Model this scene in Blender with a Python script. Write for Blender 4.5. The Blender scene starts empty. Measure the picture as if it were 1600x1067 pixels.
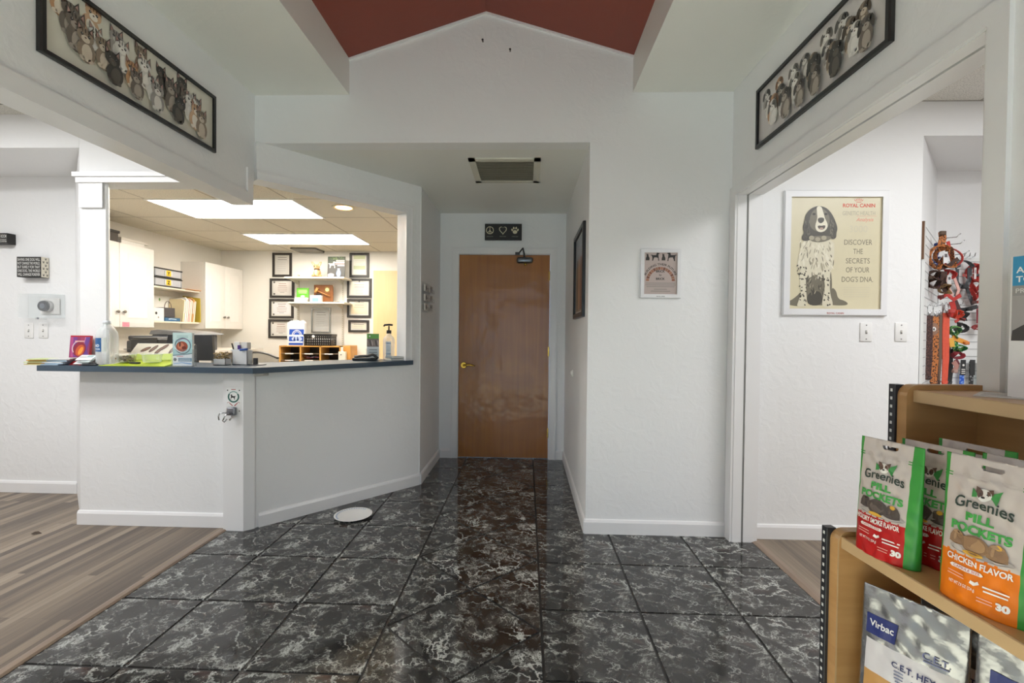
import bpy, bmesh, math, random
from mathutils import Vector, Matrix
random.seed(7)
sc = bpy.context.scene
COL = sc.collection
PI = math.pi
sin, cos = math.sin, math.cos

# ------------------------------------------------------------------ camera
FPX, PITCH, YAW, ROLL, EYE = 722.344, -.0162712, -.0313714, .0100334, 1.24135
_fw = Vector((sin(YAW)*cos(PITCH), cos(YAW)*cos(PITCH), sin(PITCH)))
_r = Vector((cos(YAW), -sin(YAW), 0)); _u = _r.cross(_fw)
RT = _r*cos(ROLL) + _u*sin(ROLL); UP = _u*cos(ROLL) - _r*sin(ROLL)
cam = bpy.data.cameras.new('camera'); camo = bpy.data.objects.new('camera', cam); COL.objects.link(camo)
M = Matrix((RT, UP, -_fw)).transposed().to_4x4(); M.translation = (0, 0, EYE)
camo.matrix_world = M
cam.sensor_width = 36; cam.lens = FPX/1600*36; cam.clip_start = .05
sc.camera = camo
def at(px, py, Y):
    d = _fw + RT*((px-800)/FPX) - UP*((py-533.5)/FPX)
    return Vector((0, 0, EYE)) + d*(Y/d.y)

# ------------------------------------------------------------------ materials
def lin(c):
    c = c/255
    return c/12.92 if c <= .04045 else ((c+.055)/1.055)**2.4
def rgb(h):
    h = h.lstrip('#')
    return (lin(int(h[0:2], 16)), lin(int(h[2:4], 16)), lin(int(h[4:6], 16)), 1)
_M = {}
def mat(h, rough=.55, metal=0, var=.06, scale=30, bump=0, bscale=200, coat=0, emit=0, spec=.5):
    key = (h, rough, metal, var, scale, bump, bscale, coat, emit, spec)
    if key in _M: return _M[key]
    m = bpy.data.materials.new('m_'+h); m.use_nodes = True
    nt = m.node_tree; b = nt.nodes['Principled BSDF']
    b.inputs['Roughness'].default_value = rough; b.inputs['Metallic'].default_value = metal
    b.inputs['Coat Weight'].default_value = coat; b.inputs['Specular IOR Level'].default_value = spec
    c = rgb(h)
    tc = nt.nodes.new('ShaderNodeTexCoord')
    if var:
        n = nt.nodes.new('ShaderNodeTexNoise'); n.inputs['Scale'].default_value = scale; n.inputs['Detail'].default_value = 3
        nt.links.new(tc.outputs['Object'], n.inputs['Vector'])
        mx = nt.nodes.new('ShaderNodeMix'); mx.data_type = 'RGBA'
        mx.inputs[6].default_value = [x*(1-var) for x in c[:3]]+[1]; mx.inputs[7].default_value = [min(1, x*(1+var)) for x in c[:3]]+[1]
        nt.links.new(n.outputs['Fac'], mx.inputs[0]); nt.links.new(mx.outputs[2], b.inputs['Base Color'])
    else:
        b.inputs['Base Color'].default_value = c
    if bump:
        n2 = nt.nodes.new('ShaderNodeTexNoise'); n2.inputs['Scale'].default_value = bscale; n2.inputs['Detail'].default_value = 4
        nt.links.new(tc.outputs['Object'], n2.inputs['Vector'])
        bp = nt.nodes.new('ShaderNodeBump'); bp.inputs['Strength'].default_value = bump; bp.inputs['Distance'].default_value = .01
        nt.links.new(n2.outputs['Fac'], bp.inputs['Height']); nt.links.new(bp.outputs['Normal'], b.inputs['Normal'])
    if emit:
        b.inputs['Emission Color'].default_value = c; b.inputs['Emission Strength'].default_value = emit
    _M[key] = m
    return m
def nodes(name):
    m = bpy.data.materials.new(name); m.use_nodes = True
    return m, m.node_tree, m.node_tree.nodes['Principled BSDF'], m.node_tree.links.new
def clear(name, tint=(1, 1, 1), fac=.12, rough=.05, mul=.6):
    if name in _M: return _M[name]
    m = bpy.data.materials.new(name); m.use_nodes = True; nt = m.node_tree
    for n in list(nt.nodes): nt.nodes.remove(n)
    o = nt.nodes.new('ShaderNodeOutputMaterial'); t = nt.nodes.new('ShaderNodeBsdfTransparent'); g = nt.nodes.new('ShaderNodeBsdfPrincipled')
    g.inputs['Base Color'].default_value = (.9, .92, .93, 1); g.inputs['Roughness'].default_value = rough
    t.inputs['Color'].default_value = (*tint, 1)
    lw = nt.nodes.new('ShaderNodeLayerWeight'); lw.inputs['Blend'].default_value = .35
    ad = nt.nodes.new('ShaderNodeMath'); ad.operation = 'MULTIPLY_ADD'; ad.inputs[1].default_value = mul; ad.inputs[2].default_value = fac
    ad.use_clamp = True
    mx = nt.nodes.new('ShaderNodeMixShader')
    nt.links.new(lw.outputs['Facing'], ad.inputs[0]); nt.links.new(ad.outputs[0], mx.inputs[0])
    nt.links.new(t.outputs[0], mx.inputs[1]); nt.links.new(g.outputs[0], mx.inputs[2]); nt.links.new(mx.outputs[0], o.inputs[0])
    _M[name] = m
    return m

def wall_mat(name, h, bump=.12):
    m, nt, b, L = nodes(name)
    tc = nt.nodes.new('ShaderNodeTexCoord')
    n1 = nt.nodes.new('ShaderNodeTexNoise'); n1.inputs['Scale'].default_value = 2.2; n1.inputs['Detail'].default_value = 4
    n2 = nt.nodes.new('ShaderNodeTexNoise'); n2.inputs['Scale'].default_value = 16; n2.inputs['Detail'].default_value = 6; n2.inputs['Distortion'].default_value = .8
    n3 = nt.nodes.new('ShaderNodeTexNoise'); n3.inputs['Scale'].default_value = 140; n3.inputs['Detail'].default_value = 3
    for n in (n1, n2, n3): L(tc.outputs['Object'], n.inputs['Vector'])
    c = rgb(h)
    mx = nt.nodes.new('ShaderNodeMix'); mx.data_type = 'RGBA'
    mx.inputs[6].default_value = [x*.965 for x in c[:3]]+[1]; mx.inputs[7].default_value = [min(1, x*1.02) for x in c[:3]]+[1]
    L(n1.outputs['Fac'], mx.inputs[0]); L(mx.outputs[2], b.inputs['Base Color'])
    r = nt.nodes.new('ShaderNodeMapRange'); r.inputs[1].default_value = .45; r.inputs[2].default_value = .75
    L(n2.outputs['Fac'], r.inputs[0])
    ad = nt.nodes.new('ShaderNodeMath'); ad.operation = 'MULTIPLY_ADD'; ad.inputs[1].default_value = .25
    L(n3.outputs['Fac'], ad.inputs[0]); L(r.outputs[0], ad.inputs[2])
    bp = nt.nodes.new('ShaderNodeBump'); bp.inputs['Strength'].default_value = bump; bp.inputs['Distance'].default_value = .012
    L(ad.outputs[0], bp.inputs['Height']); L(bp.outputs['Normal'], b.inputs['Normal'])
    b.inputs['Roughness'].default_value = .45
    return m
WALL = wall_mat('white_wall_paint', '#ececec', .1)
WALLR = wall_mat('cream_wall_paint', '#ebe8e1', .04)
TRIM = mat('#e9e8e8', .3, var=.015, scale=6)
CEILP = wall_mat('ceiling_paint', '#e9e9e4', .06)
REDC = wall_mat('brick_red_ceiling_paint', '#80392a', .05)

def marble_mat():
    m, nt, b, L = nodes('black_marble_print_tile')
    N = nt.nodes.new
    uv = N('ShaderNodeUVMap'); uv.uv_map = 'UVMap'
    def noise(s, d, dist=0, w=None):
        n = N('ShaderNodeTexNoise'); n.inputs['Scale'].default_value = s; n.inputs['Detail'].default_value = d
        n.inputs['Distortion'].default_value = dist; n.inputs['Roughness'].default_value = .62
        L(uv.outputs[0], n.inputs['Vector']); return n
    w1 = noise(7, 8)
    sub = N('ShaderNodeVectorMath'); sub.operation = 'SUBTRACT'; sub.inputs[1].default_value = (.5, .5, .5); L(w1.outputs['Color'], sub.inputs[0])
    scl = N('ShaderNodeVectorMath'); scl.operation = 'SCALE'; scl.inputs['Scale'].default_value = .28; L(sub.outputs[0], scl.inputs[0])
    add = N('ShaderNodeVectorMath'); add.operation = 'ADD'; L(uv.outputs[0], add.inputs[0]); L(scl.outputs[0], add.inputs[1])
    mp = N('ShaderNodeMapping'); mp.inputs['Rotation'].default_value = (0, 0, .45); mp.inputs['Scale'].default_value = (1, 1.9, 1); L(add.outputs[0], mp.inputs[0])
    def veins(scale, width, maskscale, lo, hi):
        v = N('ShaderNodeTexVoronoi'); v.feature = 'DISTANCE_TO_EDGE'; v.inputs['Scale'].default_value = scale; L(mp.outputs[0], v.inputs['Vector'])
        r = N('ShaderNodeMapRange'); r.inputs[1].default_value = 0; r.inputs[2].default_value = width; r.inputs[3].default_value = 1; r.inputs[4].default_value = 0; L(v.outputs['Distance'], r.inputs[0])
        mk = noise(maskscale, 5, .6); r2 = N('ShaderNodeMapRange'); r2.inputs[1].default_value = lo; r2.inputs[2].default_value = hi; L(mk.outputs['Fac'], r2.inputs[0])
        mu = N('ShaderNodeMath'); mu.operation = 'MULTIPLY'; L(r.outputs[0], mu.inputs[0]); L(r2.outputs[0], mu.inputs[1]); return mu
    va = veins(6, .05, 6, .46, .60); vb = veins(14, .055, 9, .48, .64); vc = veins(30, .10, 14, .56, .70)
    mq = N('ShaderNodeMath'); mq.operation = 'MAXIMUM'; L(vb.outputs[0], mq.inputs[0]); L(vc.outputs[0], mq.inputs[1])
    mx = N('ShaderNodeMath'); mx.operation = 'MAXIMUM'; L(va.outputs[0], mx.inputs[0]); L(mq.outputs[0], mx.inputs[1])
    cl = noise(9, 8, .8); rc = N('ShaderNodeValToRGB'); L(cl.outputs['Fac'], rc.inputs[0])
    e = rc.color_ramp.elements
    e[0].position = .30; e[0].color = rgb('#1c1a19'); e[1].position = .72; e[1].color = rgb('#64645d')
    x = e.new(.45); x.color = rgb('#2d2b29'); x = e.new(.58); x.color = rgb('#434240')
    br = noise(6, 3); rb = N('ShaderNodeMapRange'); rb.inputs[1].default_value = .62; rb.inputs[2].default_value = .74; rb.inputs[4].default_value = .5; L(br.outputs['Fac'], rb.inputs[0])
    m1 = N('ShaderNodeMix'); m1.data_type = 'RGBA'; L(rb.outputs[0], m1.inputs[0]); L(rc.outputs[0], m1.inputs[6]); m1.inputs[7].default_value = rgb('#553a33')
    dm = N('ShaderNodeMath'); dm.operation = 'MULTIPLY'; dm.inputs[1].default_value = .82; L(mx.outputs[0], dm.inputs[0])
    m2 = N('ShaderNodeMix'); m2.data_type = 'RGBA'; L(dm.outputs[0], m2.inputs[0]); L(m1.outputs[2], m2.inputs[6]); m2.inputs[7].default_value = rgb('#d3d6d0')
    L(m2.outputs[2], b.inputs['Base Color'])
    b.inputs['Roughness'].default_value = .08; b.inputs['Specular IOR Level'].default_value = .6
    return m
def plank_mat():
    m, nt, b, L = nodes('grey_brown_wood_plank')
    N = nt.nodes.new
    tc = N('ShaderNodeTexCoord'); mp = N('ShaderNodeMapping'); mp.inputs['Rotation'].default_value = (0, 0, PI/2); L(tc.outputs['Object'], mp.inputs[0])
    bk = N('ShaderNodeTexBrick'); L(mp.outputs[0], bk.inputs['Vector'])
    bk.inputs['Scale'].default_value = 1; bk.inputs['Brick Width'].default_value = .95; bk.inputs['Row Height'].default_value = .046
    bk.inputs['Mortar Size'].default_value = .0007; bk.inputs['Color1'].default_value = (0, 0, 0, 1); bk.inputs['Color2'].default_value = (1, 1, 1, 1); bk.inputs['Mortar'].default_value = (0, 0, 0, 1)
    bk.offset = .37; bk.inputs['Bias'].default_value = 0
    st = N('ShaderNodeMapping'); st.inputs['Scale'].default_value = (46, 1.6, 1); L(tc.outputs['Object'], st.inputs[0])
    n = N('ShaderNodeTexNoise'); n.inputs['Scale'].default_value = 1; n.inputs['Detail'].default_value = 6; n.inputs['Roughness'].default_value = .65; L(st.outputs[0], n.inputs['Vector'])
    ad = N('ShaderNodeMath'); ad.operation = 'MULTIPLY_ADD'; ad.inputs[1].default_value = .42; L(bk.outputs['Color'], ad.inputs[0])
    sc_ = N('ShaderNodeMath'); sc_.operation = 'MULTIPLY'; sc_.inputs[1].default_value = .62; L(n.outputs['Fac'], sc_.inputs[0]); L(sc_.outputs[0], ad.inputs[2])
    r = N('ShaderNodeValToRGB'); L(ad.outputs[0], r.inputs[0]); e = r.color_ramp.elements
    e[0].position = .16; e[0].color = rgb('#433932'); e[1].position = .85; e[1].color = rgb('#a39482')
    x = e.new(.38); x.color = rgb('#62564b'); x = e.new(.6); x.color = rgb('#837463')
    L(r.outputs[0], b.inputs['Base Color']); b.inputs['Roughness'].default_value = .38
    return m
def wood_mat(name, c1, c2, rough=.4, sc3=(30, 30, 1.6), coat=0, scale=1.0, wave=0):
    m, nt, b, L = nodes(name); N = nt.nodes.new
    tc = N('ShaderNodeTexCoord'); mp = N('ShaderNodeMapping'); mp.inputs['Scale'].default_value = sc3; L(tc.outputs['Object'], mp.inputs[0])
    n = N('ShaderNodeTexNoise'); n.inputs['Scale'].default_value = scale; n.inputs['Detail'].default_value = 7; n.inputs['Distortion'].default_value = .6; L(mp.outputs[0], n.inputs['Vector'])
    n2 = N('ShaderNodeTexNoise'); n2.inputs['Scale'].default_value = 2.3; n2.inputs['Detail'].default_value = 2; L(tc.outputs['Object'], n2.inputs['Vector'])
    ad = N('ShaderNodeMath'); ad.operation = 'MULTIPLY_ADD'; ad.inputs[1].default_value = .5; L(n2.outputs['Fac'], ad.inputs[0])
    h = N('ShaderNodeMath'); h.operation = 'MULTIPLY'; h.inputs[1].default_value = .5; L(n.outputs['Fac'], h.inputs[0]); L(h.outputs[0], ad.inputs[2])
    r = N('ShaderNodeValToRGB'); L(ad.outputs[0], r.inputs[0]); e = r.color_ramp.elements
    e[0].position = .3; e[0].color = rgb(c1); e[1].position = .7; e[1].color = rgb(c2)
    L(r.outputs[0], b.inputs['Base Color']); b.inputs['Roughness'].default_value = rough; b.inputs['Coat Weight'].default_value = coat; b.inputs['Coat Roughness'].default_value = .12
    if wave:
        n3 = N('ShaderNodeTexNoise'); n3.inputs['Scale'].default_value = 4.5; n3.inputs['Detail'].default_value = 3; L(tc.outputs['Object'], n3.inputs['Vector'])
        bp = N('ShaderNodeBump'); bp.inputs['Strength'].default_value = wave; bp.inputs['Distance'].default_value = .03; L(n3.outputs['Fac'], bp.inputs['Height']); L(bp.outputs['Normal'], b.inputs['Coat Normal'])
    return m
def ceil_tile_mat(name, h, ox, oy, tx, ty, grid='#b9b3a4'):
    m, nt, b, L = nodes(name); N = nt.nodes.new
    tc = N('ShaderNodeTexCoord'); mp = N('ShaderNodeMapping'); mp.inputs['Location'].default_value = (-ox, -oy, 0); L(tc.outputs['Object'], mp.inputs[0])
    bk = N('ShaderNodeTexBrick'); L(mp.outputs[0], bk.inputs['Vector']); bk.offset = 0; bk.inputs['Scale'].default_value = 1
    bk.inputs['Brick Width'].default_value = tx; bk.inputs['Row Height'].default_value = ty; bk.inputs['Mortar Size'].default_value = .008; bk.inputs['Mortar Smooth'].default_value = .1
    n = N('ShaderNodeTexNoise'); n.inputs['Scale'].default_value = 160; n.inputs['Detail'].default_value = 2; L(tc.outputs['Object'], n.inputs['Vector'])
    rr = N('ShaderNodeMapRange'); rr.inputs[1].default_value = .34; rr.inputs[2].default_value = .5; L(n.outputs['Fac'], rr.inputs[0])
    mx = N('ShaderNodeMix'); mx.data_type = 'RGBA'; c = rgb(h); mx.inputs[6].default_value = [x*.6 for x in c[:3]]+[1]; mx.inputs[7].default_value = c
    L(rr.outputs[0], mx.inputs[0])
    m2 = N('ShaderNodeMix'); m2.data_type = 'RGBA'; L(bk.outputs['Fac'], m2.inputs[0]); L(mx.outputs[2], m2.inputs[6]); m2.inputs[7].default_value = rgb(grid)
    L(m2.outputs[2], b.inputs['Base Color']); b.inputs['Roughness'].default_value = .8
    bp = N('ShaderNodeBump'); bp.inputs['Strength'].default_value = .5; bp.inputs['Distance'].default_value = .006; inv = N('ShaderNodeMath'); inv.operation = 'SUBTRACT'; inv.inputs[0].default_value = 1
    L(bk.outputs['Fac'], inv.inputs[1]); L(inv.outputs[0], bp.inputs['Height']); L(bp.outputs['Normal'], b.inputs['Normal'])
    return m
MARBLE = marble_mat(); PLANK = plank_mat()
DOORW = wood_mat('varnished_birch_door', '#875012', '#a96b1d', .38, (22, 22, 1.1), .3, wave=.5)
MAPLE = wood_mat('maple_shelf_laminate', '#a57b4c', '#c39966', .38, (3, 3, 26))
MAPLEH = wood_mat('maple_shelf_top', '#b58b5c', '#c99f70', .3, (26, 3, 3))
EDGE = mat('#bd9f78', .38, var=.04, scale=8)
WHITE = mat('#ece9e4', .4, var=.02); PAPER = mat('#e8e6e0', .5, var=.03); BLACK = mat('#191817', .4); DARK = mat('#2b2a2b', .45)
CHROME = mat('#b9b9ba', .22, 1); STEEL = mat('#8f9096', .3, 1); BRASS = mat('#c8a347', .2, 1); GREYT = mat('#8d8c8a', .5)
CLEAR = clear('clear_plastic', (.95, .96, .96), .22); CLEARB = clear('clear_acrylic', (.98, .985, .985), .02, .05, .25); CLEARC = clear('clear_tub_plastic', (.96, .97, .97), .10, .05, .6)
COUNTER = mat('#3d4d5c', .3, var=.35, scale=260)

# ------------------------------------------------------------------ mesh builder
_TX = {}
def glyphs(s, bold):
    k = (s, bold)
    if k not in _TX:
        cu = bpy.data.curves.new('lettering_curve', 'FONT'); cu.body = s; cu.size = 1; cu.resolution_u = 3; cu.offset = bold
        o = bpy.data.objects.new('lettering_curve', cu); COL.objects.link(o)
        dg = bpy.context.evaluated_depsgraph_get(); dg.update()
        me = bpy.data.meshes.new_from_object(o.evaluated_get(dg))
        _TX[k] = ([(v.co.x, v.co.y) for v in me.vertices], [tuple(p.vertices) for p in me.polygons])
        bpy.data.objects.remove(o); bpy.data.curves.remove(cu); bpy.data.meshes.remove(me)
    return _TX[k]
def frame(o, u, v, n):
    o, u, v, n = Vector(o), Vector(u), Vector(v), Vector(n)
    return lambda a, b, c: o + u*a + v*b + n*c
class MB:
    def __init__(s, T=None):
        s.v = []; s.f = []; s.m = []; s.sm = []; s.mats = []; s.uv = {}; s.T = T
    def P(s, p):
        p = s.T(*p) if s.T else Vector(p)
        s.v.append(p); return len(s.v)-1
    def mi(s, m):
        if m not in s.mats: s.mats.append(m)
        return s.mats.index(m)
    def face(s, ids, m, smooth=False, uv=None):
        s.f.append(tuple(ids)); s.m.append(s.mi(m)); s.sm.append(smooth)
        if uv: s.uv[len(s.f)-1] = uv
    def add(s, vs, fs, m, smooth=False):
        ids = [s.P(p) for p in vs]
        for f in fs: s.face([ids[i] for i in f], m, smooth)
    def quad(s, a, b, c, d, m, uv=None): s.face([s.P(p) for p in (a, b, c, d)], m, False, uv)
    def box(s, x0, y0, z0, x1, y1, z1, m, bev=0, seg=1):
        x0, x1 = min(x0, x1), max(x0, x1); y0, y1 = min(y0, y1), max(y0, y1); z0, z1 = min(z0, z1), max(z0, z1)
        bm = bmesh.new(); bmesh.ops.create_cube(bm, size=1)
        for v in bm.verts: v.co = Vector(((x0+x1)/2+v.co.x*(x1-x0), (y0+y1)/2+v.co.y*(y1-y0), (z0+z1)/2+v.co.z*(z1-z0)))
        if bev: bmesh.ops.bevel(bm, geom=list(bm.edges), offset=min(bev, .49*min(x1-x0, y1-y0, z1-z0)), segments=seg, profile=.5, affect='EDGES')
        s.bm(bm, m, seg > 1)
    def bm(s, bm, m, smooth=False):
        bm.verts.index_update(); ids = [s.P(v.co) for v in bm.verts]
        for f in bm.faces: s.face([ids[v.index] for v in f.verts], m, smooth)
        bm.free()
    def prism(s, pts, z0, z1, m, m2=None):           # polygon in a,b raised along c
        n = len(pts)
        ar = sum(pts[i][0]*pts[(i+1) % n][1]-pts[(i+1) % n][0]*pts[i][1] for i in range(n))
        if ar < 0: pts = pts[::-1]
        lo = [s.P((p[0], p[1], z0)) for p in pts]; hi = [s.P((p[0], p[1], z1)) for p in pts]
        s.face(hi, m); s.face(lo[::-1], m2 or m)
        for i in range(n): s.face([lo[i], lo[(i+1) % n], hi[(i+1) % n], hi[i]], m2 or m)
    def poly(s, pts, c, m, sub=0):
        if not sub:
            s.face([s.P((p[0], p[1], c)) for p in pts], m); return
        bm = bmesh.new(); bm.faces.new([bm.verts.new((p[0], p[1], c)) for p in pts])
        bmesh.ops.triangulate(bm, faces=bm.faces[:])
        for _ in range(4):
            es = [e for e in bm.edges if e.calc_length() > sub]
            if not es: break
            bmesh.ops.subdivide_edges(bm, edges=es, cuts=1); bmesh.ops.triangulate(bm, faces=bm.faces[:])
        s.bm(bm, m)
    def ell(s, x, y, rx, ry, c, m, rot=0, n=20, sub=0):
        s.poly([(x+rx*cos(t)*cos(rot)-ry*sin(t)*sin(rot), y+rx*cos(t)*sin(rot)+ry*sin(t)*cos(rot)) for t in [2*PI*i/n for i in range(n)]], c, m, sub)
    def rect(s, x0, y0, x1, y1, c, m): s.poly([(x0, y0), (x1, y0), (x1, y1), (x0, y1)], c, m)
    def ring(s, x, y, r0, r1, c, m, a0=0, a1=2*PI, n=28, sy=1):
        for i in range(n):
            t, q = a0+(a1-a0)*i/n, a0+(a1-a0)*(i+1)/n
            s.poly([(x+r0*cos(t), y+sy*r0*sin(t)), (x+r1*cos(t), y+sy*r1*sin(t)), (x+r1*cos(q), y+sy*r1*sin(q)), (x+r0*cos(q), y+sy*r0*sin(q))], c, m)
    def text(s, t, x, y, h, c, m, w=None, al='C', bold=.012, warp=None, shear=0):
        vs, fs = glyphs(t, bold)
        if not vs: return
        x0 = min(v[0] for v in vs); x1 = max(v[0] for v in vs); k = h/.73
        kx = k if w is None else w/(x1-x0)
        off = {'C': (x0+x1)/2, 'L': x0, 'R': x1}[al]
        out = []
        for a, b in vs:
            p, q = (a-off)*kx+shear*b*k, b*k
            if warp: p, q = warp(p, q)
            out.append((x+p, y+q, c))
        s.add(out, fs, m)
    def cyl(s, p0, p1, r0, m, r1=None, n=16, cap=True, smooth=True):
        s.tube([p0, p1], r0, m, n, cap, smooth, [r0, r0 if r1 is None else r1])
    def tube(s, path, r, m, n=8, cap=True, smooth=True, rs=None, flat=1):
        path = [Vector(p) for p in path]; rings = []; side = None
        for i, p in enumerate(path):
            d = (path[min(i+1, len(path)-1)]-path[max(i-1, 0)])
            d = d.normalized() if d.length > 1e-9 else Vector((0, 0, 1))
            if side is None: side = d.orthogonal().normalized()
            side = (side-d*side.dot(d)); side = side.normalized() if side.length > 1e-6 else d.orthogonal().normalized()
            up = d.cross(side); rr = rs[i] if rs else r
            rings.append([s.P(p+side*rr*cos(2*PI*k/n)+up*rr*flat*sin(2*PI*k/n)) for k in range(n)])
        for a, b in zip(rings, rings[1:]):
            for k in range(n): s.face([a[k], a[(k+1) % n], b[(k+1) % n], b[k]], m, smooth)
        if cap: s.face(rings[0][::-1], m); s.face(rings[-1], m)
    def strap(s, path, w, t, m, wd=(0, 0, 1)):       # flat ribbon along a path, wide along wd
        path = [Vector(p) for p in path]; wd = Vector(wd); R = []
        for i, p in enumerate(path):
            d = (path[min(i+1, len(path)-1)]-path[max(i-1, 0)]).normalized(); n_ = d.cross(wd)
            n_ = n_.normalized() if n_.length > 1e-6 else d.orthogonal().normalized(); q = n_.cross(d).normalized()
            R.append([s.P(p+q*w/2*a+n_*t/2*b) for a, b in ((-1, -1), (1, -1), (1, 1), (-1, 1))])
        for a, b in zip(R, R[1:]):
            for k in range(4): s.face([a[k], a[(k+1) % 4], b[(k+1) % 4], b[k]], m, False)
        s.face(R[0][::-1], m); s.face(R[-1], m)
    def lathe(s, prof, m, o=(0, 0, 0), n=24, sx=1, sy=1):
        R = [[s.P((o[0]+r*sx*cos(2*PI*k/n), o[1]+r*sy*sin(2*PI*k/n), o[2]+z)) for k in range(n)] for r, z in prof]
        for a, b in zip(R, R[1:]):
            for k in range(n): s.face([a[k], a[(k+1) % n], b[(k+1) % n], b[k]], m, True)
        if prof[0][0] > 1e-5: s.face(R[0][::-1], m)
        if prof[-1][0] > 1e-5: s.face(R[-1], m)
    def ball(s, o, rx, ry, rz, m, n=14):
        s.lathe([(max(1e-6, sin(PI*i/n)), -cos(PI*i/n)) for i in range(n+1)], m, (0, 0, 0)) if False else None
        R = [[s.P((o[0]+rx*sin(PI*i/n)*cos(2*PI*k/n), o[1]+ry*sin(PI*i/n)*sin(2*PI*k/n), o[2]-rz*cos(PI*i/n))) for k in range(n)] for i in range(1, n)]
        a = s.P((o[0], o[1], o[2]-rz)); b = s.P((o[0], o[1], o[2]+rz))
        for p, q in zip(R, R[1:]):
            for k in range(n): s.face([p[k], p[(k+1) % n], q[(k+1) % n], q[k]], m, True)
        for k in range(n): s.face([a, R[0][(k+1) % n], R[0][k]], m, True); s.face([b, R[-1][k], R[-1][(k+1) % n]], m, True)
    def build(s, name, parent=None, world=True):
        me = bpy.data.meshes.new(name); me.from_pydata([tuple(v) for v in s.v], [], s.f)
        for m in s.mats: me.materials.append(m)
        me.polygons.foreach_set('material_index', s.m); me.polygons.foreach_set('use_smooth', s.sm)
        if s.uv:
            l = me.uv_layers.new(name='UVMap')
            for fi, uv in s.uv.items():
                for k, li in enumerate(me.polygons[fi].loop_indices): l.data[li].uv = uv[k]
        bm = bmesh.new(); bm.from_mesh(me); bmesh.ops.recalc_face_normals(bm, faces=bm.faces) if not s.uv else None; bm.to_mesh(me); bm.free()
        o = bpy.data.objects.new(name, me); COL.objects.link(o)
        if parent is not None:
            o.parent = parent
            if world:
                pm = Matrix.Identity(4); q = parent
                while q is not None:
                    pm = q.matrix_parent_inverse.copy() @ q.matrix_basis @ pm if False else pm; q = q.parent
                o.matrix_parent_inverse = wm(parent).inverted()
        return o
def wm(o):
    b = Matrix.LocRotScale(o.location, o.rotation_euler, o.scale)
    return (wm(o.parent) @ o.matrix_parent_inverse @ b) if o.parent else b
def tag(o, label, cat, group=None, kind=None):
    o['label'] = label; o['category'] = cat
    if group: o['group'] = group
    if kind: o['kind'] = kind
    return o
def thing(name, label, cat, loc=(0, 0, 0), rz=0, group=None, kind=None):
    o = bpy.data.objects.new(name, None); COL.objects.link(o); o.location = loc; o.rotation_euler = (0, 0, rz)
    o.empty_display_size = .05
    return tag(o, label, cat, group, kind)
def struct(name, mb, label, cat): return tag(mb.build(name), label, cat, kind='structure')
def dup(root, loc, rz, label, group=None):
    r = root.copy(); COL.objects.link(r); r.location = loc; r.rotation_euler = (0, 0, rz); r['label'] = label
    if group: r['group'] = group
    for ch in list(root.children):
        c = ch.copy(); COL.objects.link(c); c.parent = r
        for g in list(ch.children):
            d = g.copy(); COL.objects.link(d); d.parent = c
    return r
def bars(b, x0, x1, y, n, dy, h, c, m, rnd=.15):
    for i in range(n):
        k = (x1-x0)*random.uniform(0, rnd); b.rect(x0+k/2, y-i*dy, x1-k/2, y-i*dy+h, c, m)
# ------------------------------------------------------------------ the setting
S2 = math.sqrt(.5)
XZ = lambda y0: (lambda a, b, c: Vector((a, y0+c, b)))           # polygon in x,z extruded along +y
# floors
W = .445; WY = .43; XA = .0765; CW = .66; Y1 = 2.4975; G = .012; XL, XR = -1.857, 1.385
GROUT = mat('#1d1a18', .5, var=.1)
b = MB()
b.box(XL, -2.25, -.05, XR, 4.75, -.0035, GROUT)
def tile(pts, ang=0, o=(0, 0), flip=0):
    n = len(pts); cx = sum(p[0] for p in pts)/n; cy = sum(p[1] for p in pts)/n
    hi = [b.P((p[0], p[1], 0)) for p in pts]; lo = [b.P((p[0]+(p[0]-cx)*.004, p[1]+(p[1]-cy)*.004, -.005)) for p in pts]
    uv = []
    for p in pts:
        x, y = p[0]-o[0], p[1]-o[1]
        uv.append((x*cos(ang)-y*sin(ang)+flip*3.7, x*sin(ang)+y*cos(ang)+flip*1.9))
    b.face(hi, MARBLE, False, uv)
    for i in range(n): b.face([lo[i], lo[(i+1) % n], hi[(i+1) % n], hi[i]], MARBLE, False, [uv[i], uv[(i+1) % n], uv[(i+1) % n], uv[i]])
for j in range(-6, 12):
    y0 = Y1-j*WY; y1 = y0+WY
    if y1 < -2.2 or y0 > 4.75: continue
    for i in range(8):
        x0, x1 = XA+i*W+G/2, min(XA+(i+1)*W-G/2, XR)
        if x0 < XR: tile([(x0, y0+G/2), (x1, y0+G/2), (x1, y1-G/2), (x0, y1-G/2)], 0, (x0, y0), 0 if i != 2 else 1)
        x1, x0 = XA-CW-i*W-G/2, max(XA-CW-(i+1)*W+G/2, XL)
        if x1 > XL: tile([(x0, y0+G/2), (x1, y0+G/2), (x1, y1-G/2), (x0, y1-G/2)], 0, (x1-W, y0), 2)
xl, xr, xm, hd = XA-CW+G/2, XA-G/2, XA-CW/2, .304
g2 = G*.72
k = -7
while True:
    yv = 1.918+k*hd*2                        # height of a pair of side corners
    if yv-hd > 4.75: break
    if yv+hd > -2.2:
        tile([(xl+g2, yv), (xm, yv-hd+g2), (xr-g2, yv), (xm, yv+hd-g2)], PI/4+.1, (xm, yv), 3+k % 2)
        tile([(xl, yv+g2), (xm-g2, yv+hd), (xl, yv+2*hd-g2)], .3, (xl, yv), 5); tile([(xr, yv+g2), (xr, yv+2*hd-g2), (xm+g2, yv+hd)], .3, (xr, yv), 6)
    k += 1
struct('floor', b, 'glossy black marble print tile floor with a band of diamond tiles', 'floor')
b = MB(); b.box(-5.05, -2.25, -.05, XL-.02, 3.5, -.001, PLANK); struct('floor_left', b, 'grey brown strip plank floor in front of the reception counter', 'floor')
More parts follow.
